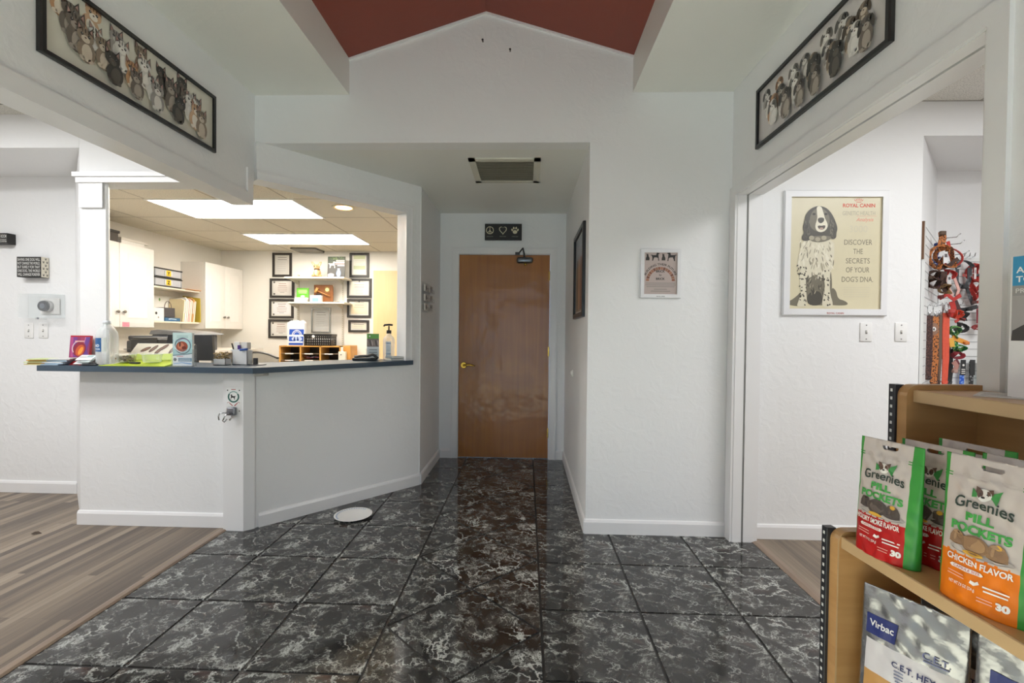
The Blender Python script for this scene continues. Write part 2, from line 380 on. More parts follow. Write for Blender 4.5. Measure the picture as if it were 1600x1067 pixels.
b = MB(); b.box(XR+.02, -2.25, -.05, 4.6, 3.6, -.001, PLANK); struct('floor_right', b, 'grey brown strip plank floor behind the wooden display shelf', 'floor')
b = MB(); b.box(-4.4, 2.9, -.06, -.95, 6.4, -.006, mat('#6f675f', .6)); struct('floor_back', b, 'floor of the reception office behind the counter', 'floor')
STRIP = wood_mat('threshold_strip', '#7d6b5d', '#988472', .35, (30, 2, 30))
def strip(x0, x1, n, label):
    b = MB(lambda a, bb, c: Vector((a, c, bb)))
    b.prism([(x0, -.004), (x1, -.004), (x1, .002), (x1-.008, .009), (x0+.02, .009), (x0, .002)], -2.2, 2.8 if x0 < 0 else 2.86, STRIP)
    struct(n, b, label, 'threshold strip')
strip(-1.905, -1.855, 'trim_1', 'brown threshold strip between plank floor and tile by the counter post')
strip(1.372, 1.425, 'trim_2', 'brown threshold strip between tile and plank floor in the wide doorway')

b = MB(); b.box(-1.12, -2.2, -.001, .67, 1.2, .006, mat('#d6d3c0', .8, bump=.3)); tag(b.build('bounce_mat'), 'unseen pale runner added behind the camera to bounce sunlight onto the ceilings', 'mat')  # added out of view as a reflector, throws sunlight up at the ceilings
# walls around the foyer
b = MB(XZ(2.89)); b.prism([(-1.75, 2.43), (.38, 2.43), (.38, 0), (1.365, 0), (1.365, 3.45), (-1.75, 3.45)], 0, .11, WALL)
struct('wall_back', b, 'white gable wall with the hall opening cut below it', 'wall')
A_, B_ = Vector((-1.70, 2.857, 0)), Vector((-.872, 3.75, 0)); AD = (B_-A_).normalized(); AN = Vector((AD.y, -AD.x, 0)); AL = (B_-A_).length
ANG = frame(A_, AD, (0, 0, 1), -AN)                # a along the wall, b up, c into the reception
b = MB(ANG)
b.prism([(0, 0), (AL, 0), (AL, 2.43), (0, 2.43), (0, 2.19), (1.075, 2.19), (1.075, .985), (0, .985)], 0, .115, WALL)
struct('wall_angled', b, 'white diagonal wall with the open reception window', 'wall')
b = MB(); b.box(-.98, 3.75, 0, -.865, 4.58, 2.43, WALL); struct('wall_hall_left', b, 'short white hall wall beside the reception window', 'wall')
b = MB(); b.box(.38, 3.0, 0, .5, 4.58, 2.43, WALL); struct('wall_hall_right', b, 'white hall wall with a black framed picture', 'wall')
b = MB(XZ(4.58)); b.prism([(-1.0, 0), (-.684, 0), (-.684, 2.032), (.232, 2.032), (.232, 0), (.5, 0), (.5, 2.43), (-1.0, 2.43)], 0, .115, WALL)
struct('wall_hall_end', b, 'white hall end wall around the wooden door', 'wall')
YZ = lambda x0: (lambda a, bb, c: Vector((x0+c, a, bb)))
b = MB(YZ(1.25)); b.prism([(-2.25, 0), (1.31, 0), (1.31, 2.10), (2.82, 2.10), (2.82, 0), (2.89, 0), (2.89, 2.9), (-2.25, 2.9)], 0, .115, WALL)
struct('wall_right', b, 'white wall with the wide doorway below the puppy picture', 'wall')
b = MB(YZ(-1.845)); b.prism([(-2.25, 0), (.6, 0), (.6, 2.04), (2.85, 2.04), (2.85, 2.19), (2.89, 2.19), (2.89, 2.9), (-2.25, 2.9)], 0, .115, WALL)
struct('wall_left', b, 'white header wall below the kitten picture', 'wall')
b = MB(XZ(2.85)); b.prism([(-2.834, 2.165), (-1.845, 2.165), (-1.845, 2.7), (-2.834, 2.7)], 0, .12, WALL)
struct('wall_lintel', b, 'white wall above the open counter in the plank floored room', 'wall')
b = MB(); b.prism([(-2.834, 2.85), (-2.664, 2.85), (-2.656, 2.86), (-2.745, 2.965), (-2.76, 2.95)], .985, 2.165, WALL)
struct('wall_jamb', b, 'white jamb post rising from the counter behind the sanitizer jug', 'wall')
b = MB(); b.box(-2.838, 2.85, 0, -1.876, 2.965, .985, WALL); struct('wall_counter', b, 'white textured half wall below the reception counter', 'wall')
b = MB(); b.prism([(-1.875, 2.80), (-1.745, 2.797), (-1.70, 2.84), (-1.70, 2.856), (-1.76, 2.93), (-1.875, 2.93)], 0, .985, TRIM)
struct('wall_post', b, 'white corner post below the counter carrying the leash hook', 'post')
b = MB(); b.prism([(-2.836, 2.85), (-3.40, 3.387), (-3.32, 3.47), (-2.76, 2.95)], 0, 2.7, WALL); struct('wall_recess_side', b, 'white diagonal side of the recess beside the counter', 'wall')
b = MB(); b.box(-5.05, 3.385, 0, -3.3, 3.5, 2.7, WALL); struct('wall_recess', b, 'white recessed wall with thermostat and two word signs', 'wall')
b = MB(); b.box(-5.05, 2.85, 2.39, -2.836, 3.45, 2.7, WALL); struct('ceiling_recess', b, 'white bulkhead over the recess with the thermostat', 'ceiling')
b = MB(); b.box(1.365, 2.875, 0, 2.373, 2.99, 2.75, WALL); struct('wall_right_room', b, 'white wall carrying the spaniel poster', 'wall')
b = MB(); b.prism([(2.373, 2.875), (2.975, 3.478), (2.9, 3.56), (2.3, 2.96)], 0, 2.75, WALL); struct('wall_display_side', b, 'white diagonal wall the leashes hang on', 'wall')
b = MB(); b.box(2.9, 3.478, 0, 4.6, 3.6, 2.75, WALL); struct('wall_display', b, 'white back wall behind the slotted display panel', 'wall')
b = MB(); b.box(2.373, 2.875, 2.458, 4.6, 3.5, 2.75, WALL); struct('ceiling_display', b, 'white bulkhead over the leash display', 'ceiling')
# reception office
b = MB(); b.box(-4.35, 3.47, 0, -4.24, 6.4, 2.5, WALLR); struct('wall_reception_left', b, 'cream office wall with white wall cabinets', 'wall')
b = MB(); b.box(-4.24, 6.29, 0, -.95, 6.4, 2.5, WALLR); struct('wall_reception_back', b, 'cream office wall covered in framed certificates', 'wall')
b = MB(); b.box(-.98, 4.58, 0, -.9, 6.29, 2.5, WALLR); struct('wall_reception_right', b, 'cream office wall behind the hand sanitizer', 'wall')
RTILE = ceil_tile_mat('acoustic_ceiling_tile', '#e0d8c6', -3.23, 3.82, .61, .61, '#a79d8b')
b = MB(); b.prism([(-4.35, 3.49), (-3.34, 3.48), (-2.78, 2.965), (-1.76, 2.965), (-.93, 3.85), (-.93, 6.4), (-4.35, 6.4)], 2.35, 2.42, RTILE); struct('ceiling_reception', b, 'speckled tile ceiling of the reception office', 'ceiling')
# ceilings
b = MB(); b.box(-1.75, -2.25, 2.73, -1.127, 2.89, 3.3, CEILP); struct('ceiling_left', b, 'flat white ceiling soffit over the kitten picture', 'ceiling')
b = MB(); b.box(.638, -2.25, 2.735, 1.26, 2.89, 3.3, CEILP); struct('ceiling_right', b, 'flat white ceiling soffit over the puppy picture', 'ceiling')
b = MB(XZ(-2.25)); b.prism([(-1.127, 2.954), (-.27, 3.229), (.638, 2.954), (.638, 3.06), (-.27, 3.34), (-1.127, 3.06)], 0, 5.14, REDC); struct('ceiling_vault', b, 'brick red vaulted ceiling over the foyer', 'ceiling')
b = MB(XZ(2.876)); k = .012
b.prism([(-1.127, 2.954), (-.27, 3.229), (.638, 2.954), (.638, 2.954-k), (-.27, 3.229-k), (-1.127, 2.954-k)], 0, .014, TRIM)
struct('trim_3', b, 'thin white bead where the red vault meets the gable wall', 'trim')
b = MB(); b.prism([(-1.74, 3.0), (.42, 3.0), (.42, 4.65), (-1.0, 4.65), (-1.0, 3.78)], 2.43, 2.5, CEILP); struct('ceiling_hall', b, 'flat pale ceiling of the short hall with an air vent', 'ceiling')
LT = ceil_tile_mat('white_acoustic_tile_a', '#d9d6cf', .1, .28, .61, .61, '#8b8780'); RT2 = ceil_tile_mat('white_acoustic_tile_b', '#e6e3dc', 2.69, 2.47, 1.22, .4, '#a9a69e')
b = MB(); b.box(-5.05, -2.25, 2.60, -1.845, 2.85, 2.68, LT); struct('ceiling_left_room', b, 'speckled tile ceiling of the plank floored room by the counter', 'ceiling')
b = MB(); b.box(1.365, -2.25, 2.662, 4.6, 2.875, 2.72, RT2); struct('ceiling_right_room', b, 'speckled tile ceiling of the room with the spaniel poster', 'ceiling')
b = MB(); b.box(-5.15, -2.25, 0, -5.05, 3.5, 2.75, WALL); struct('wall_left_outer', b, 'white outer wall of the plank floored room', 'wall')
b = MB(); b.box(4.6, -2.25, 0, 4.7, 3.6, 2.75, WALL); struct('wall_right_outer', b, 'white outer wall of the room with the leash display', 'wall')
b = MB(XZ(-2.37)); b.prism([(-5.15, 0), (-1.15, 0), (-1.15, 2.25), (.70, 2.25), (.70, 0), (4.7, 0), (4.7, 3.45), (-5.15, 3.45)], 0, .12, WALL); struct('wall_front', b, 'white street wall with the glazed entrance', 'wall')
b = MB()
for x0, x1 in ((-1.15, -1.08), (-.26, -.19), (.63, .70)): b.box(x0, -2.34, 0, x1, -2.28, 2.25, STEEL)
for z0, z1 in ((0, .08), (2.17, 2.25), (.98, 1.03)): b.box(-1.15, -2.335, z0, .70, -2.285, z1, STEEL)
struct('window_1', b, 'metal framed glazed entrance behind the camera', 'window')

# trim
def board(n, T, prof, length, label, m=TRIM, cat='baseboard'):    # profile in (out, up) swept along a
    b = MB(T); b.prism(prof, 0, length, m); return struct(n, b, label, cat)
BP = [(0, 0), (.014, 0), (.014, .072), (.008, .086), (0, .09)]
def base(n, p0, p1, label, out):
    p0, p1 = Vector((*p0, 0)), Vector((*p1, 0)); d = (p1-p0).normalized(); o = Vector((*out, 0)).normalized()
    return board(n, lambda a, bb, c: p0+o*a+Vector((0, 0, bb))+d*c, BP, (p1-p0).length, label)
base('baseboard_back', (.372, 2.89), (1.235, 2.89), 'white baseboard under the small framed flyer', (0, -1))
pA = A_+AD*.012
base('baseboard_angled', (pA.x, pA.y), (B_.x, B_.y), 'white baseboard of the diagonal wall near the paper plate', (AN.x, AN.y))
base('baseboard_hall_left', (-.865, 3.748), (-.865, 4.57), 'white baseboard of the hall beside the reception window', (1, 0))
base('baseboard_hall_right', (.38, 2.886), (.38, 4.57), 'white baseboard of the hall under the black framed picture', (-1, 0))
base('baseboard_hall_end', (-.851, 4.58), (-.752, 4.58), 'short white baseboard between door casing and hall wall on the handle side', (0, -1))
base('baseboard_hall_hinge', (.296, 4.58), (.366, 4.58), 'short white baseboard between door casing and hall wall on the hinge side', (0, -1))
base('baseboard_counter', (-2.85, 2.85), (-1.876, 2.85), 'white baseboard below the reception counter', (0, -1))
base('baseboard_left', (-5.05, 3.385), (-3.39, 3.385), 'white baseboard of the recessed wall with the thermostat', (0, -1))
base('baseboard_right', (1.385, 2.875), (2.373, 2.875), 'white baseboard under the spaniel poster', (0, -1))
b = MB(XZ(4.568))                                            # door casing
for x0, x1, z0, z1 in ((-.752, -.684, 0, 2.098), (.232, .296, 0, 2.098), (-.684, .232, 2.032, 2.098)): b.prism([(x0, z0), (x1, z0), (x1, z1), (x0, z1)], 0, .012, TRIM)
for x0, x1, z0, z1 in ((-.752, -.735, 0, 2.098), (.28, .296, 0, 2.098), (-.735, .28, 2.084, 2.098)): b.prism([(x0, z0), (x1, z0), (x1, z1), (x0, z1)], -.006, .0, TRIM)
for x0, x1, z0, z1 in ((-.684, -.676, 0, 2.032), (.225, .232, 0, 2.032), (-.684, .232, 2.026, 2.032)): b.prism([(x0, z0), (x1, z0), (x1, z1), (x0, z1)], .012, .12, TRIM)
struct('trim_4', b, 'white casing around the wooden hall door', 'door casing')
b = MB(frame(A_, AD, (0, 0, 1), AN))                         # reception window casing
for x0, x1, z0, z1 in ((.0, 1.143, 2.19, 2.255), (1.075, 1.143, 1.022, 2.19)):
    b.prism([(x0, z0), (x1, z0), (x1, z1), (x0, z1)], 0, .013, TRIM)
for x0, x1, z0, z1 in ((.0, 1.143, 2.24, 2.255), (1.128, 1.143, 1.022, 2.24), (.0, 1.085, 2.19, 2.2), (1.075, 1.085, 1.022, 2.2)): b.prism([(x0, z0), (x1, z0), (x1, z1), (x0, z1)], .013, .019, TRIM)
struct('trim_5', b, 'white casing around the diagonal reception window', 'window casing')
b = MB(YZ(-1.73))
b.prism([(.55, 2.03), (2.856, 2.03), (2.856, 2.25), (2.80, 2.25), (2.80, 2.10), (.55, 2.10)], .0002, .012, TRIM); b.prism([(.6, 2.03), (2.85, 2.03), (2.85, 2.0395), (.6, 2.0395)], -.118, .0, TRIM)
struct('trim_6', b, 'white casing along the lower edge of the header under the kitten picture', 'header casing')
b = MB()                                                     # wide doorway jamb and casing
J = [(1.24, 1.302, .0), (1.312, 1.40, .0)]
for x0, x1 in ((1.25, 1.303), (1.315, 1.365)):
    b.box(x0, 2.808, 0, x1, 2.82, 2.09, TRIM); b.box(x0, 1.31, 0, x1, 1.322, 2.09, TRIM); b.box(x0, 1.31, 2.083, x1, 2.82, 2.10, TRIM)
b.box(1.303, 2.814, 0, 1.315, 2.82, 2.1, GREYT); b.box(1.303, 1.31, 2.092, 1.315, 2.82, 2.10, GREYT)
for x0, x1 in ((1.236, 1.25), (1.365, 1.40)):
    b.box(x0, 2.812, 0, x1, 2.876 if x0 > 1.3 else 2.886, 2.14, TRIM); b.box(x0, 1.245, 0, x1, 1.304 if x0 < 1.3 else 1.318, 2.14, TRIM); b.box(x0, 1.304, 2.086, x1, 2.812, 2.14, TRIM)
struct('trim_7', b, 'white jamb and casing of the wide doorway to the plank floored shop', 'door casing')
b = MB()                                                     # ledge over the pass-through
b.box(-2.852, 2.815, 2.20, -1.85, 2.85, 2.228, TRIM); b.box(-2.838, 2.825, 2.165, -1.85, 2.85, 2.20, TRIM)
b.prism([(-2.826, 2.835), (-2.672, 2.835), (-2.76, 2.935), (-2.80, 2.89)], 2.01, 2.165, TRIM)
struct('trim_8', b, 'white ledge moulding and corner block over the open counter', 'trim')
# hall door
d = tag(bpy.data.objects.new('door_1', None), 'closed flush wooden door with brass lever at the hall end', 'door', kind='structure'); COL.objects.link(d); d.location = (-.226, 4.595, 0)
b = MB(); b.box(-.675, 4.597, .005, .223, 4.637, 2.024, DOORW, .002); b.build('slab', d)
b = MB(); o = (-.624, 4.597, .925)
b.T = frame(o, (1, 0, 0), (0, 0, 1), (0, -1, 0))
b.cyl((0, 0, 0), (0, 0, .012), .033, BRASS, .028, 20); b.cyl((0, 0, .012), (0, 0, .05), .012, BRASS)
b.tube([(0, 0, .046), (.03, .004, .05), (.07, .006, .048), (.10, -.002, .045), (.118, -.006, .04)], .009, BRASS, 10, rs=[.011, .0095, .008, .007, .005]); h = b.build('lever_handle', d); h['label'] = 'polished brass lever handle'
for z in (.26, 1.07, 1.82):
    b = MB(); b.cyl((.228, 4.588, z-.045), (.228, 4.588, z+.045), .008, BRASS, n=10); b.box(.214, 4.593, z-.045, .226, 4.5975, z+.045, BRASS); b.build('hinge', d)
b = MB(); b.box(-.105, 4.545, 1.94, .055, 4.597, 1.998, mat('#6f7378', .3, 1), .02, 3); b.cyl((-.02, 4.57, 1.94), (-.02, 4.57, 1.915), .012, BRASS)
cl = b.build('door_closer', d)
b = MB(); m = DARK; b.tube([(-.03, 4.565, 1.998), (-.03, 4.565, 2.02), (-.045, 4.50, 2.075)], .008, m); b.tube([(-.045, 4.50, 2.075), (-.085, 4.56, 2.035)], .007, m); b.box(-.12, 4.548, 2.02, -.075, 4.566, 2.045, m); b.build('closer_arm', cl)
# countertop
def AP(u, off): p = A_+AD*u+AN*off; return (p.x, p.y)
b = MB(); b.prism([(-2.98, 2.72), (-1.64, 2.72), AP(1.138, .03), AP(1.138, .02), AP(1.072, .02), AP(1.072, -.33), (-1.93, 3.13), (-2.655, 3.13), (-2.655, 2.845), (-2.98, 2.845)], .987, 1.022, COUNTER)
c = tag(b.build('countertop'), 'dark blue speckled laminate counter bent along the reception opening', 'countertop')
b = MB(); b.tube([(-1.66, 2.765, .978), (-1.61, 2.83, .978)], .012, mat('#b9b6b0', .4), 8); b.build('edge_cap', c)['label'] = 'grey cap under the bend'
# ------------------------------------------------------------------ pictures and signs
def picture(name, label, cat, T, w, h, fw, fd, fm, art=None, group=None, back='#e9e6dd', rough=.3, inner=None, prot=.004):
    """T maps (right, up, out of the wall) from the picture's lower left corner."""
    t = thing(name, label, cat, T(w/2, 0, 0), 0, group)
    b = MB(T)
    for a in (((0, 0), (w, 0), (w-fw, fw), (fw, fw)), ((w, 0), (w, h), (w-fw, h-fw), (w-fw, fw)), ((w, h), (0, h), (fw, h-fw), (w-fw, h-fw)), ((0, h), (0, 0), (fw, fw), (fw, h-fw))):
        lo = [b.P((p[0], p[1], .001)) for p in a]; md = [b.P((p[0], p[1], fd*.75)) for p in a]
        cx, cy = sum(p[0] for p in a)/4, sum(p[1] for p in a)/4
        hi = [b.P((p[0]*.9+cx*.1 if False else p[0]+(w/2-p[0])*.012, p[1]+(h/2-p[1])*.012, fd)) for p in a]
        b.face(hi, fm); b.face(lo[::-1], fm)
        for i in range(4):
            b.face([lo[i], lo[(i+1) % 4], md[(i+1) % 4], md[i]], fm); b.face([md[i], md[(i+1) % 4], hi[(i+1) % 4], hi[i]], fm)
    b.build('frame', t)
    b = MB(T); b.box(fw*.6, fw*.6, .001, w-fw*.6, h-fw*.6, prot, mat(back, rough, var=.02)); 
    if art: art(b, prot)
    b.build('print', t)
    return t
I = lambda h, r=.4: mat(h, r, var=0)
INK = I('#2a2927'); LINE = I('#8c8984')

FUR = [('#dcd8d2', '#6b6660', '#f0ece6'), ('#3a3733', '#2a2825', '#5b544c'), ('#9b9691', '#4d4a47', '#d9d5cf'), ('#b98f6a', '#7a573c', '#e6d8c6'), ('#6e645b', '#3c3631', '#a59b90'), ('#c9a686', '#8a6243', '#efe6da'), ('#8a7a69', '#4a3d31', '#cdbfae')]
def kitten(b, x, y, s, k, z, cat=True, lean=0):
    a, d, l = FUR[k % len(FUR)]; A, D, L = I(a), I(d), I(l); e = .00008
    b.ell(x, y+.28*s, .30*s, .36*s, z, A, lean, 16); b.ell(x+.02*s, y+.24*s, .17*s, .27*s, z+e, L, lean, 14)
    for q in (-.14, .14): b.ell(x+q*s, y+.03*s, .09*s, .07*s, z+e, L, 0, 10)
    hx, hy = x+lean*.3*s, y+.72*s
    if cat:
        for q in (-1, 1):
            b.poly([(hx+q*.08*s, hy+.16*s), (hx+q*.27*s, hy+.05*s), (hx+q*.25*s, hy+.38*s)], z+e, D)
            b.poly([(hx+q*.12*s, hy+.16*s), (hx+q*.23*s, hy+.10*s), (hx+q*.22*s, hy+.30*s)], z+2*e, I('#b48f86'))
    b.ell(hx, hy, .27*s, .23*s, z+2*e, A, 0, 18)
    if not cat:
        for q in (-1, 1): b.ell(hx+q*.25*s, hy-.05*s, .09*s, .2*s, z+3*e, D, q*.25, 12)
        b.ell(hx+.1*s, hy+.06*s, .12*s, .13*s, z+3*e, D, 0, 12)
    else:
        for q in (-.1, 0, .1): b.ell(hx+q*s, hy+.15*s, .025*s, .07*s, z+3*e, D, -q, 8)
    b.ell(hx, hy-.09*s, .14*s, .11*s, z+4*e, L, 0, 14)
    for q in (-.11, .11): b.ell(hx+q*s, hy+.02*s, .045*s, .045*s, z+5*e, INK, 0, 10); b.ell(hx+q*s+.01*s, hy+.035*s, .012*s, .012*s, z+6*e, WHITE, 0, 6)
    b.ell(hx, hy-.05*s, .035*s, .025*s, z+5*e, I('#5a403a'), 0, 8)
def panorama(cat):
    rnd = random.Random(3 if cat else 11)
    def art(b, z):
        n = 26
        spots = []
        for i in range(n):
            t = (i+.5)/n
            x = .06+.90*t if not cat else .05+.9*t
            x = x*1.02-.01
            up = [.62, .42, .25, .10][i % 4]
            if t < .2: up = [.70, .45, .30, .22][i % 4]
            if t > .85: up = [.45, .12, .30, .2][i % 4]
            spots.append((up, x+rnd.uniform(-.012, .012), i))
        for o_, (up, x, i) in enumerate(sorted(spots, reverse=True)):
            s = (.125 if up > .3 else .14)*rnd.uniform(.9, 1.15)
            kitten(b, .075+(x-.05)*.83, .02+.30*up*.75+rnd.uniform(-.006, .006), s*.92, rnd.randrange(7), z+.0003+o_*.00056, cat, rnd.uniform(-.35, .35))
        b.text('kittens' if False else '', 0, 0, .01, z, INK)
        b.rect(.40, .017, .62, .0205, z+.0003, LINE)
    return art
YL = lambda o: frame(o, (0, 1, 0), (0, 0, 1), (1, 0, 0))       # picture on a wall facing +x, seen with +y to the right
YR = lambda o: frame(o, (0, -1, 0), (0, 0, 1), (-1, 0, 0))
FX = lambda o: frame(o, (1, 0, 0), (0, 0, 1), (0, -1, 0))      # on a wall facing the camera
BLKF = mat('#1b1a1a', .35, var=.1)
picture('panorama_picture', 'long black framed panorama of a row of kittens', 'picture', YL((-1.73, 1.583, 2.218)), .92, .305, .014, .02, BLKF, panorama(True), back='#d9d5c8')
picture('panorama_picture', 'long black framed panorama of a row of puppies', 'picture', YR((1.25, 2.575, 2.258)), .935, .315, .014, .02, BLKF, panorama(False), back='#cfcac8')

def silh(b, pts, x, y, s, z, m): b.poly([(x+p[0]*s, y+p[1]*s) for p in pts], z, m)
DOGS = [(0, 0), (.1, 0), (.14, .3), (.3, .36), (.55, .36), (.62, .2), (.68, 0), (.78, 0), (.76, .3), (.82, .55), (1.0, .62), (.8, .66), (.7, .62), (.35, .62), (.28, .85), (.2, .92), (.12, .86), (-.02, .84), (-.02, .76), (.1, .7), (.06, .4)]
CATS = [(.1, 0), (.6, 0), (.62, .3), (.5, .55), (.45, .75), (.48, .9), (.4, .84), (.3, .86), (.22, .94), (.2, .75), (.22, .55), (.12, .3)]
def flyer(b, z):
    w, h = .248, .302
    z += .0004; k = I('#2c2926')
    silh(b, CATS, .028, .232, .045, z, k); silh(b, [(1-p[0], p[1]) for p in DOGS], .06, .23, .055, z, k); silh(b, CATS, .125, .232, .045, z, k); silh(b, DOGS, .165, .228, .06, z, k)
    R = .094
    def arc(p, q):
        t = -p/R; rr = R+q; return (rr*sin(-t), rr*cos(t))
    b.text('BUILDING THEIR FUTURE', .124, .108, .013, z, k, .232, 'C', .02, arc)
    br = [I('#8d5a44'), I('#a5725a'), I('#7b4e3d'), I('#956a52')]
    for i in range(16): b.ring(.124, .104, .070, .088, z, br[i*7 % 4], PI*i/16+.012, PI*(i+1)/16-.012, 2)
    b.text('BRICK', .124, .158, .014, z, k, bold=.03); b.text('by', .124, .137, .012, z, k); b.text('BRICK', .124, .112, .014, z, k, bold=.03)
    bars(b, .03, .22, .09, 3, .011, .004, z, LINE); bars(b, .085, .165, .052, 1, .01, .004, z, LINE); bars(b, .06, .19, .04, 1, .01, .004, z, LINE)
SILV = mat('#c4c5c8', .25, .6, var=0); WFR = mat('#e5e5e7', .3, var=0)
t = picture('framed_flyer', 'small silver framed flyer with dog and cat silhouettes over a brick arch', 'framed flyer', FX((.697, 2.89, 1.472)), .248, .302, .022, .016, WFR, flyer, back='#b6a7a2', prot=.006)
b = MB(FX((.697, 2.89, 1.472))); b.text('ROYAL CANIN', .124, .007, .006, .0165, INK, .05); b.build('frame_lettering', t)

def spaniel(b, z):
    W_, H_ = .60, .735
    def p(px, py): return (.036+(px-62)*.546/746, .719-(py-60)*.683/930)          # crop picture units to metres
    e = .0003; z += e
    dk, md, lt, vl, cr = I('#4b473e'), I('#767060'), I('#d9d2bb'), I('#e6e0cc'), I('#a8a08a')
    def chaikin(pts, n=2):
        for _ in range(n): pts = [q for i in range(len(pts)) for q in ((pts[i][0]*.75+pts[(i+1) % len(pts)][0]*.25, pts[i][1]*.75+pts[(i+1) % len(pts)][1]*.25), (pts[i][0]*.25+pts[(i+1) % len(pts)][0]*.75, pts[i][1]*.25+pts[(i+1) % len(pts)][1]*.75))]
        return pts
    P = lambda pts, q, m: b.poly([p(*a) for a in chaikin(pts)], z+q*e, m)
    P([(62, 925), (100, 905), (140, 870), (170, 840), (215, 950), (160, 965), (62, 955)], 0, md)                    # haunches
    P([(400, 950), (410, 800), (450, 830), (465, 900), (520, 915), (548, 935), (540, 952), (470, 955)], 0, md)
    P([(200, 640), (400, 640), (420, 800), (400, 955), (215, 955), (195, 800)], 1, md)                              # belly in shade
    P([(215, 850), (330, 830), (345, 955), (215, 958)], 2, dk)
    P([(165, 410), (420, 400), (430, 520), (415, 680), (330, 740), (280, 690), (215, 745), (150, 660), (125, 640), (145, 520)], 3, lt)   # chest
    for x, y, r in ((200, 500, .3), (300, 480, -.2), (370, 560, .3), (250, 600, -.3), (330, 640, .2), (180, 600, .1), (280, 545, .2), (390, 470, .1)): b.ell(*p(x, y), .007, .028, z+4*e, cr if (x+y) % 3 else vl, r, 10)
    fr = random.Random(8)
    for _ in range(170):                             # fur strokes of the chest and belly
        x, y = fr.uniform(140, 425), fr.uniform(425, 735)
        if y > 640 and not 150 < x < 410: continue
        b.ell(*p(x, y), fr.uniform(.002, .004), fr.uniform(.009, .02), z+(4.1+_*.001)*e, fr.choice([lt, vl, cr, md, vl, lt]) if y > 500 else fr.choice([lt, vl, vl, cr]), fr.uniform(-.5, .5)+(x-280)/500, 7)
    for _ in range(60): b.ell(*p(fr.uniform(205, 405), fr.uniform(700, 860)), .003, fr.uniform(.008, .016), z+(4.3+_*.001)*e, fr.choice([md, dk, cr]), fr.uniform(-.4, .4), 7)
    P([(150, 640), (205, 660), (200, 780), (215, 930), (205, 968), (130, 968), (140, 930), (165, 860), (150, 760)], 5, lt)               # fore legs
    P([(345, 650), (400, 640), (395, 760), (400, 860), (425, 935), (420, 970), (335, 970), (340, 900), (360, 820), (350, 740)], 5, lt)
    rr = random.Random(5)
    for (x0, x1, y0, y1, n) in ((150, 205, 640, 960, 26), (345, 400, 660, 960, 18), (130, 170, 620, 700, 8)):
        for _ in range(n): b.ell(*p(rr.uniform(x0, x1), rr.uniform(y0, y1)), rr.uniform(.002, .006), rr.uniform(.003, .009), z+6*e, dk, rr.uniform(-1, 1), 8)
    P([(185, 215), (220, 165), (270, 140), (310, 138), (360, 155), (400, 200), (430, 260), (450, 320), (440, 360), (440, 400), (410, 415), (370, 380), (330, 400), (250, 400), (215, 425), (165, 425), (160, 390), (180, 360), (165, 320), (180, 260)], 7, dk)   # ears and head
    for _ in range(70):
        sd = fr.choice([-1, 1]); b.ell(*p(305+sd*fr.uniform(82, 116), fr.uniform(265, 400)), .0025, fr.uniform(.008, .016), z+(7.1+_*.001)*e, fr.choice([md, I('#5c5749'), I('#3a372f')]), sd*fr.uniform(0, .5), 7)
    P([(215, 260), (240, 180), (290, 150), (350, 170), (385, 230), (380, 300), (340, 350), (280, 350), (230, 320)], 8, md)
    P([(275, 140), (315, 140), (330, 190), (345, 240), (375, 300), (345, 350), (290, 355), (262, 310), (285, 240), (278, 190)], 9, vl)   # blaze
    P([(286, 236), (336, 232), (340, 262), (312, 284), (288, 268)], 10, dk)                                          # nose
    P([(284, 304), (300, 298), (318, 302), (340, 296), (352, 302), (342, 326), (318, 336), (296, 326)], 10, I('#4a3f38')); P([(300, 318), (318, 314), (336, 318), (330, 332), (306, 333)], 11, I('#b59a8a'))
    for x in (255, 352): b.ell(*p(x, 205), .010, .007, z+10*e, I('#2f2b25'), 0, 10)
    P([(220, 385), (400, 380), (395, 415), (310, 440), (225, 425)], 7.5, md)
    for x, y in ((240, 400), (290, 412), (340, 400)): b.ell(*p(x, y), .016, .014, z+8*e, cr, 0, 10)
    tk, rd, pk = I('#7d7767'), I('#d2573f'), I('#e29a84')
    T_ = lambda t, x, y, h, w, m, bo=.012, al='C': b.text(t, *p(x, y), h, z, m, w, al, bo)
    for q in (-30, -18, -6, 6, 18, 30): b.ell(p(618+q, 95)[0], p(618+q, 92-8*cos(q/20))[1], .002, .008, z, rd, -q*.02, 8)
    b.rect(*p(598, 108), *p(638, 103), z, rd)
    T_('ROYAL CANIN', 620, 147, .022, .19, rd, .03); T_('GENETIC HEALTH', 620, 213, .026, .192, I('#b3ac98'), -.005); b.text('Analysis', *p(668, 262), .022, z, pk, .10, 'C', .012, None, .25)
    b.rect(*p(600, 222), *p(765, 220), z, pk)
    T_('3000', 620, 352, .042, .105, I('#cfc8b2'), -.01)
    for t, y, w in (('DISCOVER', 455, .165), ('THE', 530, .056), ('SECRETS', 608, .142), ('OF YOUR', 682, .138), ("DOG'S DNA.", 760, .185)): T_(t, 620, y, .033, w, tk, -.003)
    bars(b, p(505, 0)[0], p(725, 0)[0], p(0, 808)[1], 5, .0138, .0022, z, I('#cfc7b0'), .1)
t = picture('framed_poster', 'large white framed poster of a sitting spotted spaniel on a cream ground', 'poster', FX((1.552, 2.875, 1.372)), .618, .755, .036, .02, WFR, None, back='#d7ceb0', prot=.008)
pr = [c for c in t.children if c.name.startswith('print')][0]
b = MB(FX((1.552, 2.875-.0083, 1.372))); spaniel(b, 0)
b.build('poster_artwork', t)
b = MB(FX((1.552, 2.875, 1.372))); b.text('ROYAL CANIN', .31, .010, .010, .0206, I('#b0544a'), .10, bold=.02); b.build('frame_lettering', t)

